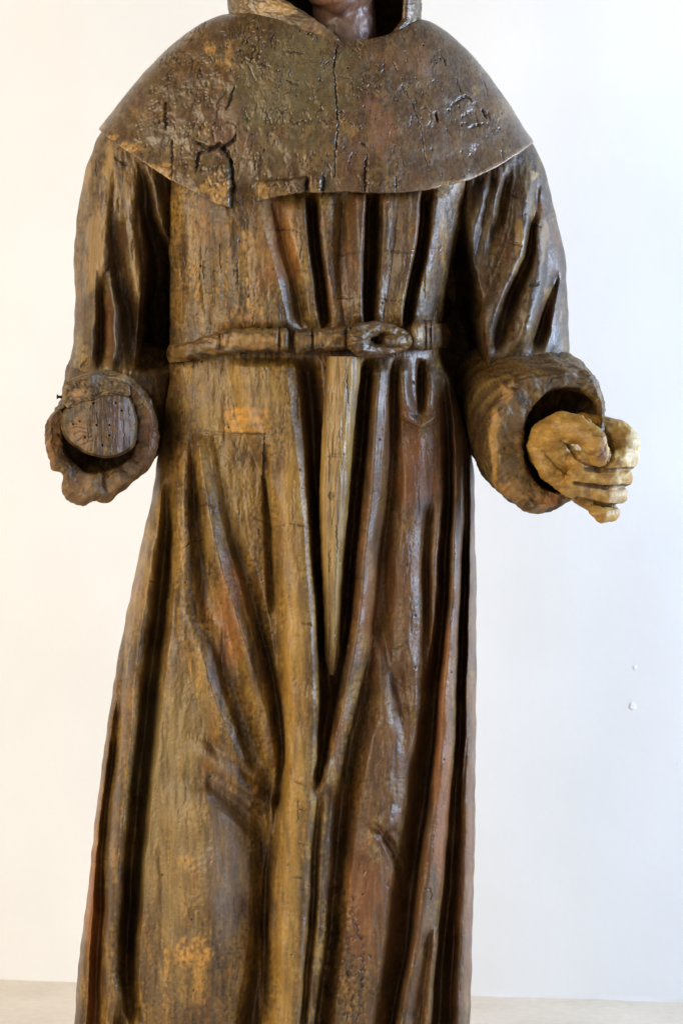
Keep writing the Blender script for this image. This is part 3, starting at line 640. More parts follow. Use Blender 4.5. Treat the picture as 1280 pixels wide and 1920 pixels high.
ol = np.interp(Ue, [180, 600, 700, 1000], [.75, .75, .40, .25])
C = wood_colour(Ue, Ve, 620, ol, vert=.35, grey=.30)
C = mix(C, (0.125, 0.090, 0.044), np.clip(.28 + .5 * fbm(Ue / 45, Ve / 40, 645, 2), 0, .8) * (1 - .6 * sstep(640, 720, Ue)))
C = mix(C, (0.10, 0.05, 0.03), np.clip(1.1 * fbm(Ue / 30, Ve / 34, 647, 3) - .15, 0, .6))
C = mix(C, (0.23, 0.18, 0.10), np.clip(.9 * fbm(Ue / 14, Ve / 13, 649, 3) - .25, 0, .5))
C = C * np.interp(Ue, [300, 640, 760], [.90, .86, .80])[..., None] * np.array((1.10, 1.0, .90))
C = mix(C, (0.145, 0.115, 0.050), .55 * blob(Ue, Ve, 540, 150, 120, 110, 31, .5, .6))
C = mix(C, (0.21, 0.095, 0.045), .65 * blob(Ue, Ve, 712, 235, 34, 60, 32, .5, .5)); C = mix(C, (0.21, 0.10, 0.045), .45 * blob(Ue, Ve, 770, 110, 50, 40, 33, .5, .5))
C = mix(C, (0.15, 0.070, 0.040), .5 * blob(Ue, Ve, 425, 235, 40, 60, 34, .6, .5)); C = mix(C, (0.30, 0.19, 0.08), .5 * blob(Ue, Ve, 945, 205, 34, 22, 35, .5, .5))
C = mix(C, (0.14, 0.058, 0.028), .45 * blob(Ue, Ve, 665, 300, 26, 60, 36, .5, .5))
for (cu, cv, ru, rv, am) in [(410, 355, 26, 27, .9), (238, 276, 24, 10, .95), (300, 318, 26, 12, .85), (318, 330, 8, 12, .9), (210, 258, 16, 6, .8), (392, 92, 10, 14, .8), (432, 95, 12, 22, .5), (425, 120, 20, 12, .45), (495, 355, 16, 16, .8), (530, 356, 20, 12, .3), (190, 236, 8, 10, .6), (662, 250, 12, 12, .4), (890, 168, 8, 8, .5), (590, 350, 8, 20, .4)]:
    C = mix(C, (0.46, 0.25, 0.06), am * blob(Ue, Ve, cu, cv, ru, rv, int(cu * 2 + cv), .7, .3) * np.clip(.7 + .9 * fbm(Ue / 7, Ve / 8, int(cu), 2), 0, 1))
hemd = np.interp(Ue, hem_pts[:, 0], hem_pts[:, 1]) - Ve
C = mix(C, (0.42, 0.27, 0.14), .7 * (1 - sstep(2, 8, hemd + 5 * noise(Ue / 12, Ve / 12, 640))) * sstep(760, 840, Ue))
C = mix(C, (0.16, 0.125, 0.10), .35 * sstep(640, 900, Ue))
C = mix(C, BLACK, np.clip(De, 0, .9))
cape = grid_obj("shoulder_cape", UU, VV, YY, M_CAPE, statue, C, wrap=True, flip=True)

# --- hood: open shell around the head ---------------------------------------
vh = np.concatenate([np.linspace(84, -40, 90), np.linspace(-46, -335, 60)])
eL = np.interp(vh, [-335, -300, -240, -120, -20, 0, 18, 40, 58, 74, 84], [600, 560, 528, 505, 512, 524, 556, 590, 614, 632, 636])
eR = np.interp(vh, [-335, -300, -240, -120, -20, 0, 36, 60, 84], [616, 660, 700, 745, 764, 766, 764, 745, 700])
hw = np.interp(vh, [-335, -320, -290, -240, -150, -50, 10, 84], [14, 70, 120, 155, 176, 180, 181, 176])
hd = np.interp(vh, [-335, -320, -290, -240, -150, -50, 10, 84], [14, 70, 115, 140, 150, 135, 118, 106])
hc = np.interp(vh, [-335, -50, 10, 84], [608, 608, 609, 608])
nang = 300
def hood_shell(shrink):
    rows = []
    for i, v in enumerate(vh):
        w, d = max(hw[i] - shrink, 6), max(hd[i] - shrink, 6)
        a0 = -math.acos(np.clip((eL[i] - hc[i]) / hw[i], -1, 1)); a1 = -math.acos(np.clip((eR[i] - hc[i]) / hw[i], -1, 1))
        an = np.linspace(a0, a1 - 2 * np.pi, nang)           # from left front edge round the back
        rows.append((hc[i] + w * np.cos(an), np.full(nang, v), d * np.sin(an) + 4))
    return [np.stack([r[k] for r in rows]) for k in range(3)]
ou, ov, oy = hood_shell(0); iu, iv, iy = hood_shell(13)
hn = 2.0 * fbm(ou / 20, ov / 16 + oy / 20, 650, 3) + 1.2 * noise(ou / 5, ov / 6, 655)
lip = np.exp(-(np.arange(nang) / 10.0) ** 2)[None]
ou = ou + (ou - 608) / 180 * hn; oy = oy + oy / 120 * hn - 6 * lip
# close the rim: outer grid -> rounded rim -> inner grid
mu = (ou + iu) / 2; my = (oy + iy) / 2
def wrapcols(o, i, bulge0, bulge1):
    r0 = (o[:, :1] + i[:, :1]) / 2 + bulge0; r1 = (o[:, -1:] + i[:, -1:]) / 2 + bulge1
    return np.concatenate([o, r1, i[:, ::-1], r0], 1)
rn = 3 * noise(vh / 9, vh * 0, 657)[:, None]
HU = wrapcols(ou, iu, 6 + rn, -3 + rn * .4); HV = wrapcols(ov, iv, 0, 0); HY = wrapcols(oy, iy, -5, -5)
Ch = wood_colour(HU * .7 + HY * .7, HV, 660, np.interp(HU, [430, 600, 700, 800], [.9, .8, .3, .2]), vert=.4, grey=.25)
Ch = mix(Ch, (0.40, 0.235, 0.07), .7 * blob(HU, HV, 515, 15, 50, 14, 41, .5, .5)); Ch = mix(Ch, (0.20, 0.10, 0.055), .55 * blob(HU, HV, 590, 52, 30, 20, 42, .5, .5))
grid_obj("hood", HU, HV, HY, M_CAPE, statue, Ch, wrap=True, flip=False)

# --- blob modelling for head, hand and stump ------------------------------------
def blob_mesh(name, capsules, ellipsoids, voxel, mat, parent, colfun, disp=0.0, smooth_it=6):
    bm = bmesh.new()
    def sph(c, r, sc=(1, 1, 1), rot=None):
        m = Matrix.Translation(c) @ (rot.to_4x4() if rot else Matrix.Identity(4)) @ Matrix.Diagonal((sc[0] * r, sc[1] * r, sc[2] * r, 1))
        bmesh.ops.create_icosphere(bm, subdivisions=3, radius=1, matrix=m)
    for pts in capsules:
        for (p0, r0), (p1, r1) in zip(pts, pts[1:]):
            a, b = Vector(P(*p0)), Vector(P(*p1)); n = max(2, int((b - a).length / (min(r0, r1) * S * .22)))
            for i in range(n + 1):
                t = i / n; sph(a.lerp(b, t), (r0 + (r1 - r0) * t) * S)
    for (c, r, *rot) in ellipsoids:
        sph(Vector(P(*c)), S, r, Matrix.Rotation(math.radians(rot[0]), 3, 'Y') if rot else None)
    me = bpy.data.meshes.new(name + "_raw"); bm.to_mesh(me); bm.free()
    o = bpy.data.objects.new(name, me); scene.collection.objects.link(o)
    md = o.modifiers.new("r", 'REMESH'); md.mode = 'VOXEL'; md.voxel_size = voxel; md.use_smooth_shade = True
    ms = o.modifiers.new("s", 'SMOOTH'); ms.factor = .5; ms.iterations = smooth_it
    dg = bpy.context.evaluated_depsgraph_get(); dg.update()
    me2 = bpy.data.meshes.new_from_object(o.evaluated_get(dg)); o.modifiers.clear(); o.data = me2; me2.name = name; bpy.data.meshes.remove(me)
    co = np.empty(len(me2.vertices) * 3, dtype=np.float32); me2.vertices.foreach_get("co", co); co = co.reshape(-1, 3)
    no = np.empty_like(co).ravel(); me2.vertices.foreach_get("normal", no); no = no.reshape(-1, 3)
    k = DIST / (co[:, 1] + DIST)
    u = co[:, 0] * k / S + 640; v = 960 - (co[:, 2] - ZC) * k / S; y = co[:, 1] / S
    d, c = colfun(u, v, y)
    co = co + no * (d * S)[:, None]
    me2.vertices.foreach_set("co", co.astype(np.float32).ravel()); me2.update()
    me2.polygons.foreach_set("use_smooth", np.ones(len(me2.polygons), dtype=bool))
    set_col(me2, c)
    me2.materials.clear(); me2.materials.append(mat)
    o.parent = parent
    return o

# head and neck inside the hood
def face_col(u, v, y):
    q = u + y * .6
    c = np.ones((len(u), 3)) * np.array((0.20, 0.10, 0.058))
    c = mix(c, (0.12, 0.05, 0.03), np.clip(.35 + .7 * fbm(q / 22, v / 22, 700, 3), 0, .9))
    c = mix(c, (0.24, 0.17, 0.145), np.clip(.6 * fbm(q / 16, v / 16, 705, 3), 0, .7) + .22 * sstep(22, 34, v) * (v < 90))
    return 2.0 * fbm(q / 14, v / 14, 710, 3) + .8 * noise(q / 4, v / 4, 712), c
head = blob_mesh("head",
    [[((648, 120, 0), 62), ((648, 60, -4), 58), ((640, -20, 0), 60)],                       # neck
     [((575, -60, -20), 40), ((600, -25, -50), 34), ((635, -12, -70), 36), ((672, -25, -50), 34), ((700, -60, -20), 40)],   # jaw
     [((636, -165, -104), 13), ((636, -120, -128), 20)],                                    # nose
     [((608, -68, -112), 12), ((636, -66, -120), 13), ((664, -68, -112), 12)],              # lips
     [((580, -178, -88), 14), ((610, -186, -100), 13)], [((662, -186, -100), 13), ((692, -178, -88), 14)]],   # brows
    [((637, -160, 10), (92, 118, 120)), ((637, -90, -30), (76, 84, 78)), ((598, -160, -96), (17, 9, 11)), ((674, -160, -96), (17, 9, 11)), ((552, -130, 10), (12, 22, 34)), ((722, -130, 10), (12, 22, 34)), ((636, -18, -86), (30, 20, 24))],
    .0034, M_FACE, statue, face_col, smooth_it=8)

# --- cuffs --------------------------------------------------------------------
def ring(poly, cx, cy, n, soft=2):
    p = np.array(poly, float); an = np.arctan2(p[:, 1] - cy, p[:, 0] - cx); r = np.hypot(p[:, 0] - cx, p[:, 1] - cy)
    o = np.argsort(an); an, r = an[o], r[o]
    th = np.linspace(-np.pi, np.pi, n, endpoint=False)
    rr = np.interp(th, np.concatenate([an - 2 * np.pi, an, an + 2 * np.pi]), np.tile(r, 3))
    k = np.exp(-.5 * (np.arange(-9, 10) / soft) ** 2); k /= k.sum()
    rr = np.convolve(np.concatenate([rr[-9:], rr, rr[:9]]), k, 'valid')
    return cx + rr * np.cos(th), cy + rr * np.sin(th)

def cuff(keys, seed, olive, parent, patches, n=360):
    """keys: (ring_u, ring_v, ring_y, rows to next)"""
    us, vs, ys, sec = [], [], [], []
    for i in range(len(keys) - 1):
        a, b = keys[i], keys[i + 1]; m = a[3]
        for j in range(m):
            t = j / m
            us.append(a[0] + (b[0] - a[0]) * t); vs.append(a[1] + (b[1] - a[1]) * t); ys.append(a[2] + (b[2] - a[2]) * t); sec.append(i + t)
    us.append(keys[-1][0]); vs.append(keys[-1][1]); ys.append(np.zeros(n) + keys[-1][2]); sec.append(len(keys) - 1)
    U, V, Y = np.array(us), np.array(vs), np.array([np.zeros(n) + q for q in ys]); sec = np.array(sec)[:, None] * np.ones((1, n))
    for _ in range(2):      # round the corners of the profile a little
        for A in (U, V, Y): A[1:-1] = .25 * A[:-2] + .5 * A[1:-1] + .25 * A[2:]
    cx, cy = U.mean(), V.mean()
    rx, ry = U - cx, V - cy; rl = np.hypot(rx, ry) + 1
    q = U + Y * .9; w = V - Y * .75
    h = 4.6 * fbm(q / 44, w / 44, seed, 2) + 2.0 * fbm(q / 20, w / 20, seed + 2, 2) + 1.8 * fbm(q / 9, w / 9, seed + 4, 2) + .8 * noise(q / 4, w / 4, seed + 6)
    R = Relief(q, w)
    for i in range(70):
        u = RNG.uniform(q.min(), q.max()); v = RNG.uniform(w.min(), w.max()); L = RNG.uniform(8, 34); an = RNG.uniform(0, 6.3)
        R.line([(u, v), (u + L * math.cos(an), v + L * math.sin(an))], RNG.uniform(1.3, 2.6), RNG.uniform(1.5, 4), RNG.uniform(.3, .8))
    h = h + R.h
    out = np.where(sec <= 3.2, 1, -1)
    U = U + rx / rl * h * out * .8; V = V + ry / rl * h * out * .8; Y = Y - h * .5 * (sec > 1.5)
    C = wood_colour(q, w, seed + 20, np.full(U.shape, olive), vert=.14, grey=.05) * .85
    for (cu, cv, ru, rv, a, colr, lo, hi) in patches:
        C = mix(C, colr, a * blob(U, V, cu, cv, ru, rv, int(cu + cv), .6, .4) * ((sec >= lo) & (sec <= hi)))
    C = mix(C, BLACK, np.clip(R.dirt, 0, .85))
    return grid_obj("cuff", U, V, Y, M_CUFF, parent, C, wrap=True, flip=True)

N = 360
# viewer's left: broken cuff with the sawn wrist stump inside
cxL, cyL = 196, 812
outL = [(120, 716), (160, 700), (210, 696), (248, 708), (280, 748), (296, 800), (294, 845), (280, 880), (252, 902), (222, 926), (205, 944), (190, 946), (178, 938), (160, 949), (140, 946), (124, 938), (115, 915), (120, 892), (112, 884), (98, 882), (93, 862), (86, 845), (86, 802), (94, 778), (110, 766), (121, 762), (118, 742)]
inL = [(120, 775), (116, 812), (122, 850), (142, 876), (185, 888), (222, 880), (246, 856), (256, 815), (252, 770), (238, 740), (200, 728), (150, 730), (128, 748)]
o = ring(outL, cxL, cyL, N, 1.4); i_ = ring(inL, cxL, cyL, N, 2)
bk = ring([(140, 660), (225, 640), (310, 660), (325, 760), (300, 850), (225, 880), (150, 850), (128, 760)], 225, 760, N, 6)
md = (o[0] * .93 + (cxL + 12) * .07, o[1] * .93 + (cyL - 12) * .07)
th = np.linspace(-np.pi, np.pi, N, endpoint=False)
yrim = -205 + 14 * noise(th * 3, th * 0, 741) + 18 * np.sin(th)     # lower lip a little further back
cuff_r = cuff([(bk[0], bk[1], 10, 14), (md[0], md[1], -110, 16), (o[0], o[1], yrim + 18, 8), ((o[0] * .72 + i_[0] * .28), (o[1] * .72 + i_[1] * .28), yrim, 12), (i_[0], i_[1], yrim + 8, 10), (i_[0] * .94 + cxL * .06, i_[1] * .94 + cyL * .06, -120, 8), (i_[0] * .3 + cxL * .7, i_[1] * .3 + cyL * .7, -90, 4), (i_[0] * .02 + cxL * .98, i_[1] * .02 + cyL * .98, -90, 1)],
     740, .5, sleeve_r, [(170, 920, 70, 40, .45, (0.21, 0.115, 0.045), 2, 4.2), (105, 830, 25, 60, .5, (0.22, 0.10, 0.032), 2, 4.2), (240, 708, 26, 10, .6, GOLD, 0, 4), (280, 830, 24, 60, .4, (0.16, .062, .03), 1, 4), (200, 710, 60, 18, .5, GREY, 0, 4)])

# viewer's right: thick rolled cuff around the fist
cxR, cyR = 1040, 830
outR = [(945, 728), (975, 706), (1020, 694), (1065, 690), (1098, 694), (1118, 716), (1130, 752), (1131, 790), (1126, 840), (1112, 890), (1090, 930), (1060, 944), (1030, 958), (1003, 967), (988, 962), (975, 948), (950, 934), (930, 905), (919, 868), (917, 825), (925, 775)]
inR = [(1006, 748), (1030, 732), (1062, 727), (1095, 736), (1118, 758), (1124, 790), (1118, 840), (1104, 885), (1080, 915), (1045, 928), (1015, 916), (995, 888), (983, 850), (981, 810), (990, 770)]
o = ring(outR, cxR, cyR, N, 1.6); i_ = ring(inR, cxR, cyR, N, 3)
bk = ring([(870, 660), (960, 640), (1050, 650), (1075, 700), (1070, 800), (1040, 860), (960, 880), (890, 840), (862, 760)], 965, 755, N, 6)
md = ring([(898, 700), (930, 676), (1000, 667), (1060, 672), (1098, 684), (1120, 712), (1126, 760), (1116, 850), (1075, 925), (1010, 955), (960, 940), (920, 908), (892, 866), (882, 810), (884, 750)], 1000, 810, N, 3)
# match the mid ring to the rim's angular parametrisation
cuff_l = cuff([(bk[0], bk[1], 10, 14), (md[0], md[1], -95, 16), (o[0], o[1], -196, 8), ((o[0] * .7 + i_[0] * .3), (o[1] * .7 + i_[1] * .3), -214 + 8 * noise(th * 3, th * 0, 761), 12), (i_[0], i_[1], -206, 10), (i_[0] * .96 + cxR * .04, i_[1] * .96 + cyR * .04, -110, 8), (i_[0] * .3 + cxR * .7, i_[1] * .3 + cyR * .7, -70, 4), (i_[0] * .02 + cxR * .98, i_[1] * .02 + cyR * .98, -70, 1)],
     760, .7, sleeve_l, [(928, 830, 12, 80, .85, (0.40, 0.22, 0.055), 1.6, 2.8), (950, 735, 12, 20, .7, (0.38, 0.21, 0.055), 1.5, 3), (960, 920, 30, 26, .6, (0.36, 0.19, 0.05), 1.6, 3.4), (1020, 940, 22, 14, .6, (0.40, 0.17, 0.05), 2, 4.2), (955, 830, 40, 90, .4, (0.22, 0.13, 0.045), 2.4, 4), (1060, 715, 60, 16, .4, GREY, 1, 4), (1115, 775, 8, 20, .5, (.3, .15, .05), 4, 6)])

# wrist stump: sawn block, grain upright, worm holes
def stump():
    outl = [(114, 800), (116, 770), (134, 760), (175, 748), (214, 737), (244, 740), (256, 770), (258, 805), (252, 838), (230, 853), (205, 859), (178, 855), (146, 841), (124, 824)]
    o = ring(outl, 188, 800, N, 3)
    us, vs, ys = [], [], []
    for sc, y in [(.9, -95), (.97, -150), (1.0, -200), (.985, -208), (.95, -212)] + [(f, -213) for f in np.linspace(.93, .01, 60)]:
        us.append(188 + (o[0] - 188) * sc); vs.append(800 + (o[1] - 800) * sc); ys.append(np.full(N, float(y)))
    U, V, Y = map(np.array, (us, vs, ys))
    R = Relief(U, V)
    for (u, v) in [(176, 756), (217, 755), (182, 797), (205, 797), (205, 816), (150, 790), (160, 820), (228, 770), (192, 835), (138, 795)]: R.hole(u, v, 2.4, 5, .8)
    for i in range(14):
        u = RNG.uniform(130, 245); v = RNG.uniform(755, 820); R.line([(u, v), (u + RNG.uniform(-2, 2), v + RNG.uniform(12, 40))], 1.3, 1.6, .4)
    for k in range(5): R.line([(121 + k * 8, 800 + k * 9), (132 + k * 9, 790 + k * 9), (150 + k * 8, 796 + k * 8)], 1.4, 1.6, .35)
    h = 1.3 * noise(U / 9, V / 60, 781) + .5 * noise(U / 3.5, V / 30, 782) + 1.6 * fbm(U / 26, V / 26, 783, 2) + R.h
    bulge = 30 * (1 - ((U - 188) / 70) ** 2)
    Y = Y - (h + bulge) * sstep(3, 6, np.arange(len(U)))[:, None]
    C = wood_colour(U, V, 785, np.full(U.shape, .35), vert=.5) * .65
    C = mix(C, (0.24, 0.12, 0.04), .6 * blob(U, V, 150, 810, 22, 36, 51, .4, .5)); C = mix(C, (0.085, 0.050, 0.034), .6 * blob(U, V, 185, 800, 20, 70, 52, .4, .6)); C = mix(C, (0.14, 0.07, .052), .5 * blob(U, V, 225, 800, 20, 60, 53, .4, .6))
    C = mix(C, BLACK, np.clip(R.dirt, 0, .9))
    grid_obj("wrist_stump", U, V, Y, M_CUFF, sleeve_r, C, wrap=True, flip=True)
    # sliver of the old forearm left above the saw cut
    us, vs, ys = [], [], []
    outl2 = [(118, 752), (122, 722), (165, 712), (205, 711), (244, 722), (246, 744), (205, 744), (172, 749), (150, 758), (128, 768)]
    o2 = ring(outl2, 180, 742, N, 2)
    for sc, y in [(.9, -95), (.98, -150), (1.0, -214), (.97, -220)] + [(f, -222) for f in np.linspace(.92, .01, 24)]:
        us.append(180 + (o2[0] - 180) * sc); vs.append(742 + (o2[1] - 742) * sc); ys.append(np.full(N, float(y)))
    U, V, Y = map(np.array, (us, vs, ys)); Y = Y - 3 * fbm(U / 12, V / 9, 790, 3) - .03 * (200 - U)
    C = wood_colour(U, V, 792, np.full(U.shape, .5), vert=.3, grey=.4); C = mix(C, (0.42, 0.23, 0.10), .8 * blob(U, V, 146, 740, 14, 10, 55, .4, .4))
    grid_obj("wood_sliver", U, V, Y, M_CUFF, sleeve_r, C, wrap=True, flip=True)
stump()

M_IRON, n_, l_, b_ = new_mat("rusty_iron")
b_.inputs["Base Color"].default_value = (.03, .024, .02, 1); b_.inputs["Metallic"].default_value = .6; b_.inputs["Roughness"].default_value = .6
tn = n_.new("ShaderNodeTexNoise"); tn.inputs["Scale"].default_value = 400
cr_ = n_.new("ShaderNodeValToRGB"); cr_.color_ramp.elements[0].color = (.015, .012, .01, 1); cr_.color_ramp.elements[1].color = (.07, .04, .025, 1)
l_.new(tn.outputs["Fac"], cr_.inputs[0]); l_.new(cr_.outputs[0], b_.inputs["Base Color"])
def nail():
    bm = bmesh.new(); a, b = Vector(P(130, 745, -150)), Vector(P(108, 744, -155)); d = b - a
    m = Matrix.Translation((a + b) / 2) @ d.to_track_quat('Z', 'Y').to_matrix().to_4x4()
    bmesh.ops.create_cone(bm, cap_ends=True, segments=10, radius1=.0020, radius2=.0016, depth=d.length, matrix=m)
    m2 = Matrix.Translation(b) @ d.to_track_quat('Z', 'Y').to_matrix().to_4x4()
    bmesh.ops.create_cone(bm, cap_ends=True, segments=10, radius1=.0030, radius2=.0026, depth=.0016, matrix=m2)
    me = bpy.data.meshes.new("nail"); bm.to_mesh(me); bm.free(); me.materials.append(M_IRON)
    o = bpy.data.objects.new("nail", me); scene.collection.objects.link(o); o.parent = cuff_r
cuff_r.name = "cuff"; cuff_l.name = "cuff.001"
def reparent(o, p): o.parent = p
nail()
nl = bpy.data.objects["nail"]; nl.parent = sleeve_r

# --- the hand: a closed fist ---------------------------------------------------
def hand_col(u, v, y):
    q = u + y * .5
    c = np.ones((len(u), 3)) * np.array((0.31, 0.175, 0.036))
    c = mix(c, (0.18, 0.09, 0.020), np.clip(.2 + .8 * fbm(q / 26, v / 20, 720, 3), 0, .85))
    c = mix(c, (0.46, 0.32, 0.11), np.clip(-.16 + .9 * fbm(q / 13, v / 11, 724, 3), 0, .75))
    c = mix(c, (0.56, 0.46, 0.30), .7 * blob(u, v, 1187, 830, 14, 60, 61, .7, .4)); c = mix(c, (0.42, 0.33, 0.22), .5 * blob(u, v, 1160, 930, 22, 40, 62, .7, .4))
    c = mix(c, (0.18, 0.10, 0.085), .75 * blob(u, v, 1130, 848, 11, 20, 63, .5, .5)); c = mix(c, (0.17, 0.09, 0.04), .5 * blob(u, v, 1110, 915, 70, 10, 64, .5, .5))
    c = mix(c, (0.14, 0.08, 0.03), .6 * np.clip(1.5 * fbm(q / 7, v / 6, 728, 2) - .55, 0, 1))
    d = 1.5 * fbm(q / 24, v / 18, 730, 2) + .6 * noise(q / 7, v / 5, 734) + .2 * noise(q / 3, v / 3, 735)
    c = c * np.array((1.16, 1.12, .98))
    fr = y < -196
    for pts, w, dp in [([(1066, 838), (1078, 856), (1098, 872), (1124, 882), (1140, 872), (1146, 852)], 5, 6), ([(1096, 780), (1126, 798), (1142, 820), (1147, 846)], 5, 6), ([(1096, 880), (1140, 882), (1186, 880)], 4.5, 6), ([(1076, 906), (1130, 914), (1176, 912)], 4.5, 6), ([(1080, 934), (1120, 944), (1164, 950)], 4.5, 6),
                       ([(1050, 830), (1066, 838)], 5, 3), ([(1016, 846), (1040, 872), (1068, 894)], 3, 2), ([(1112, 816), (1128, 818)], 2.5, 1.5), ([(1120, 858), (1132, 846), (1136, 834)], 2, 1.6)]:
        dd, _ = seg_dist(u + 2 * noise(u / 9, v / 9, 737), v, pts)
        t = np.clip(1 - dd / w, 0, 1) * fr
        d = d - dp * t; c = mix(c, (0.055, 0.030, 0.012), .75 * t)
    return d, c
hand = blob_mesh("hand",
    [[((1045, 840, -80), 50), ((1038, 838, -180), 50)],                                              # wrist
     [((1030, 824, -196), 38), ((1054, 802, -236), 29), ((1092, 806, -264), 25), ((1118, 830, -280), 24), ((1126, 855, -276), 20)],    # thumb
     [((1090, 815, -160), 40), ((1150, 820, -172), 34), ((1172, 832, -192), 27)], [((1100, 845, -160), 38), ((1165, 852, -184), 30), ((1172, 858, -196), 24), ((1150, 866, -226), 20), ((1085, 866, -226), 20)],   # index
     [((1080, 872, -165), 32), ((1135, 884, -180), 26), ((1166, 894, -200), 19), ((1148, 899, -230), 15), ((1076, 893, -234), 15)],    # middle
     [((1080, 900, -165), 28), ((1130, 918, -180), 22), ((1158, 928, -200), 17), ((1138, 932, -226), 14), ((1064, 916, -230), 15)],    # ring
     [((1090, 925, -165), 22), ((1120, 946, -180), 19), ((1146, 962, -198), 15), ((1128, 967, -216), 13), ((1112, 956, -212), 11)],    # little
     [((1010, 836, -196), 22), ((1030, 880, -206), 22), ((1075, 920, -206), 18)]],                   # heel of the palm
    [((1050, 850, -180), (50, 46, 56), -20), ((1090, 850, -170), (62, 46, 62)), ((1060, 890, -190), (46, 26, 24), 35)],
    .0013, M_HAND, sleeve_l, hand_col, smooth_it=4)

# --- belt: carved cord, knot, hanging end ------------------------------------------
def strip(name, path, parent, seed, mat=M_WOOD, ncs=44, pat=(), notches=(), colr=None, squash=1.0):
    """cord running sideways round the waist. path: (u, v, half height, thickness)"""
    p = np.array(path, float)
    us = np.arange(p[0, 0], p[-1, 0] + .1, 1.6)
    vc = gsmooth(np.interp(us, p[:, 0], p[:, 1]), 5) + 1.2 * noise(us / 22, us * 0, seed); hh = gsmooth(np.interp(us, p[:, 0], p[:, 2]), 3); tk = gsmooth(np.interp(us, p[:, 0], p[:, 3]), 3)
    hh = hh * (1.06 + .16 * noise(us / 16, us * 0, seed + 1))
    for (nuu, nw, nd) in notches:
        g = np.exp(-((us - nuu) / nw) ** 2); hh = hh * (1 - nd * .35 * g); tk = tk * (1 - nd * g)
    endf = np.sqrt(np.clip(np.minimum((us - us[0]) / 7, (us[-1] - us) / 7), .02, 1)); hh = hh * endf; tk = tk * endf
    th = np.linspace(0, 2 * np.pi, ncs, endpoint=False)
    cv = np.sign(np.sin(th)) * np.abs(np.sin(th)) ** .7; cy = np.sign(np.cos(th)) * np.abs(np.cos(th)) ** .8
    yb = tunic_smooth_y(us, vc)
    yb = gsmooth(yb, 6)
    U = np.repeat(us[:, None], ncs, 1); V = vc[:, None] + hh[:, None] * cv[None]; Y = (yb - 26)[:, None] - tk[:, None] * cy[None] * squash
    q = V
    R = Relief(U, V)
    for i in range(int(len(us) / 9)):
        u = RNG.uniform(us[0], us[-1]); v = np.interp(u, us, vc) + RNG.uniform(-16, 16); L = RNG.uniform(6, 24)
        R.line([(u, v), (u + L, v + RNG.uniform(-3, 3))], 1.8, 2.5, .5)
    h = 3.6 * fbm(U / 22, V / 14, seed + 3, 3) + 1.2 * noise(U / 7, V / 5, seed + 4) + R.h
    Y = Y - h * (cy[None] > -.2)
    C = wood_colour(V * 1.3, U, seed + 10, np.interp(U, [320, 640, 850], [.8, .6, .3]), vert=.5)
    for (cu, cv_, ru, rv, a, cc) in pat: C = mix(C, cc, a * blob(U, V, cu, cv_, ru, rv, int(cu), .5, .4))
    C = mix(C, BLACK, np.clip(R.dirt, 0, .85))
    return grid_obj(name, U, V, Y, mat, parent, C, wrap=True, flip=False)
belt = strip("belt", [(312, 664, 17, 20), (350, 660, 17, 22), (385, 650, 18, 22), (410, 642, 21, 22), (450, 639, 21, 24), (500, 637, 22, 28), (545, 637, 22, 32)], statue, 800,
             pat=[(470, 640, 60, 14, .45, OCHRE), (525, 636, 10, 18, .5, TAN), (335, 660, 20, 12, .4, TAN)], notches=[(524, 2.5, .35), (415, 5, .25), (360, 6, .2)])
strip("belt", [(549, 640, 22, 26), (580, 638, 21, 26), (620, 636, 21, 28), (664, 634, 22, 28)], statue, 815, pat=[(600, 636, 40, 14, .3, OCHRE)], notches=[(586, 2.2, .35), (650, 3, .3)]).name = "belt_band"
strip("belt_coil", [(768, 632, 22, 26), (790, 628, 28, 34), (815, 628, 25, 30), (846, 630, 20, 20)], statue, 830, notches=[(797, 2.5, .3), (806, 2.5, .35), (818, 3, .3)], pat=[(785, 620, 10, 14, .4, TAN)])
# knot: an eye of cord with a hollow at its left
def knot():
    n, mcs = 220, 40
    th = np.linspace(0, 2 * np.pi, n, endpoint=False); ps = np.linspace(0, 2 * np.pi, mcs, endpoint=False)
    # centre line of the loop: pointed to the right
    cu = 712 + np.where(np.cos(th) > 0, 50, 40) * np.cos(th); cv = 636 + 21 * np.sin(th) * (1 - .5 * np.clip(np.cos(th), 0, 1)) + 1
    rr = 13 + 10 * np.clip(-np.cos(th), 0, 1) ** 1.5 + 1.5 * noise(th * 3, th * 0, 841)
    du = np.gradient(cu); dv = np.gradient(cv); l = np.hypot(du, dv) + 1e-6; nx, ny = dv / l, -du / l
    yb = tunic_smooth_y(cu, cv) - 36 - 10 * np.clip(-np.cos(th), 0, 1) - 6 * np.sin(th)
    U = cu[:, None] + nx[:, None] * rr[:, None] * np.cos(ps)[None]; V = cv[:, None] + ny[:, None] * rr[:, None] * np.cos(ps)[None]
    Y = yb[:, None] - rr[:, None] * 1.15 * np.sin(ps)[None]
    h = 4.0 * fbm(U / 20, V / 13, 845, 2) + 1.0 * noise(U / 6, V / 5, 846); Y = Y - h
    C = wood_colour(V * 1.4, U, 848, np.full(U.shape, .35), vert=.5, grey=.15)
    co = P(U, V, Y); co = np.stack(co, -1).reshape(-1, 3)
    f = grid_faces(n, mcs, True).reshape(n - 1, mcs, 4)
    last = np.stack([(n - 1) * mcs + np.arange(mcs), (n - 1) * mcs + (np.arange(mcs) + 1) % mcs, (np.arange(mcs) + 1) % mcs, np.arange(mcs)], -1)
    mesh_from("belt_knot", co, np.concatenate([f.reshape(-1, 4), last]), M_WOOD, statue, C.reshape(-1, 3))
    # cord end lying across the eye
    strip("belt_tongue", [(715, 642, 9, 26), (729, 641, 14, 36), (750, 639, 14, 38), (775, 636, 10, 30)], statue, 850, squash=1.2)
knot()

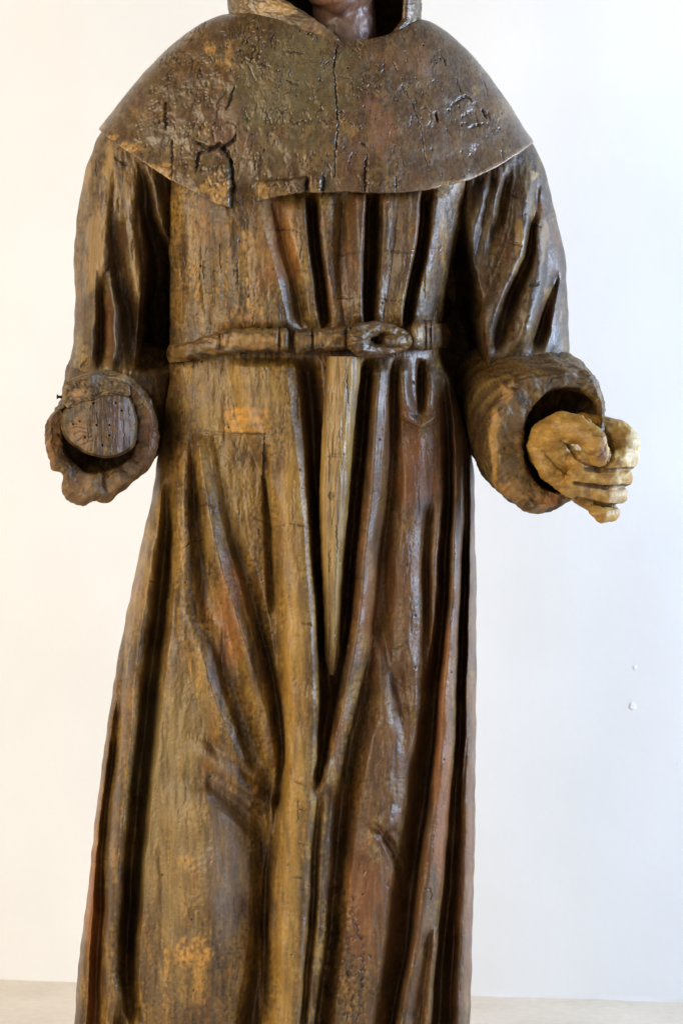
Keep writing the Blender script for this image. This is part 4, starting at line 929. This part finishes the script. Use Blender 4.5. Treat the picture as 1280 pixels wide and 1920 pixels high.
def cord_end():
    key = [(668, 613, 678, 30), (740, 608, 671, 30), (800, 604, 664, 30), (930, 598, 655, 30), (1020, 600, 647, 28), (1100, 604, 641, 26), (1180, 608, 637, 24), (1230, 609, 636, 22), (1250, 612, 632, 18), (1260, 615, 629, 12), (1266, 619, 625, 6)]
    k = np.array(key, float); vr = np.arange(668, 1266.5, 2.0)
    l = gsmooth(np.interp(vr, k[:, 0], k[:, 1]), 5) + 1.2 * noise(vr / 25, vr * 0, 861); r = gsmooth(np.interp(vr, k[:, 0], k[:, 2]), 5) + 1.2 * noise(vr / 28, vr * 0, 862); d = np.interp(vr, k[:, 0], k[:, 3])
    n = 70; t = np.linspace(0, 1, n)
    prof = np.interp(t, [0, .08, .22, .56, .74, .92, 1.0], [0, .50, .80, 1.0, .90, .42, 0])
    prof = gsmooth(prof, 1.6); prof[0] = prof[-1] = -.2
    U = l[:, None] + (r - l)[:, None] * t[None]; V = np.repeat(vr[:, None], n, 1)
    base = tunic_smooth_y((l + r) / 2, vr); base = gsmooth(base, 8)
    lift = np.interp(vr, [668, 760, 1000, 1200, 1266], [36, 36, 31, 20, 7])
    R = Relief(U, V)
    R.hole(622, 930, 8, 5, .75); R.hole(622, 930, 4, -4, 0)
    for q in [[(618, 852), (645, 850)], [(615, 855), (640, 858)], [(650, 700), (652, 760)], [(630, 985), (632, 1040)]]: R.line(q, 1.8, 2.5, .45)
    for i in range(40):
        u = RNG.uniform(600, 670); v = RNG.uniform(680, 1220); R.line([(u, v), (u - 2, v + RNG.uniform(15, 60))], 1.4, 1.6, .35)
    h = 1.2 * fbm(U / 8, V / 70, 865, 2) + .6 * noise(U / 3.5, V / 30, 867) + R.h + 1.5 * noise(U / 20, V / 40, 868)
    Yf = base[:, None] - lift[:, None] + 10 - d[:, None] * prof[None] - h * (prof[None] > .05)
    nb = 6; tb = np.linspace(1, 0, nb + 2)[1:-1]
    Ub = l[:, None] + (r - l)[:, None] * tb[None]; Vb = np.repeat(vr[:, None], nb, 1); Yb = np.repeat((base + 20)[:, None], nb, 1)
    UU = np.concatenate([U, Ub], 1); VV = np.concatenate([V, Vb], 1); YY = np.concatenate([Yf, Yb], 1)
    C = wood_colour(UU, VV, 870, np.full(UU.shape, .95))
    C = mix(C, (0.34, 0.205, 0.058), np.clip(.66 + .6 * fbm(UU / 9, VV / 160, 872, 2), 0, .9))
    C[:, :n] = mix(C[:, :n], BLACK, np.clip(R.dirt, 0, .8))
    # closing caps: collapse an extra row at each end
    def cap(a, w): return np.repeat(a[w].mean(keepdims=True)[None] if a.ndim == 1 else a[w:w + 1].mean(1, keepdims=True), a.shape[1], 1)
    U3 = np.concatenate([cap(UU, 0), UU, cap(UU, len(UU) - 1)]); V3 = np.concatenate([cap(VV, 0), VV, cap(VV, len(VV) - 1)]); Y3 = np.concatenate([cap(YY, 0), YY, cap(YY, len(YY) - 1)])
    C3 = np.concatenate([C[:1], C, C[-1:]])
    grid_obj("cord_end", U3, V3, Y3, M_WOOD, statue, C3, wrap=True, flip=True)
cord_end()

# --- low wooden base under the robe, below the frame --------------------------------
bm = bmesh.new()
zt = P(0, 2088, 0)[2]
bmesh.ops.create_cube(bm, size=1, matrix=Matrix.Translation((-.09, 0.0, zt / 2)) @ Matrix.Diagonal((.62, .46, zt, 1)))
bmesh.ops.bevel(bm, geom=list(bm.edges), offset=.006, segments=2, affect='EDGES')
me = bpy.data.meshes.new("base"); bm.to_mesh(me); bm.free()
cb = np.array([(.08, .045, .02)] * len(me.vertices)); set_col(me, cb); me.materials.append(M_WOOD)
o = bpy.data.objects.new("base", me); scene.collection.objects.link(o); o.parent = statue
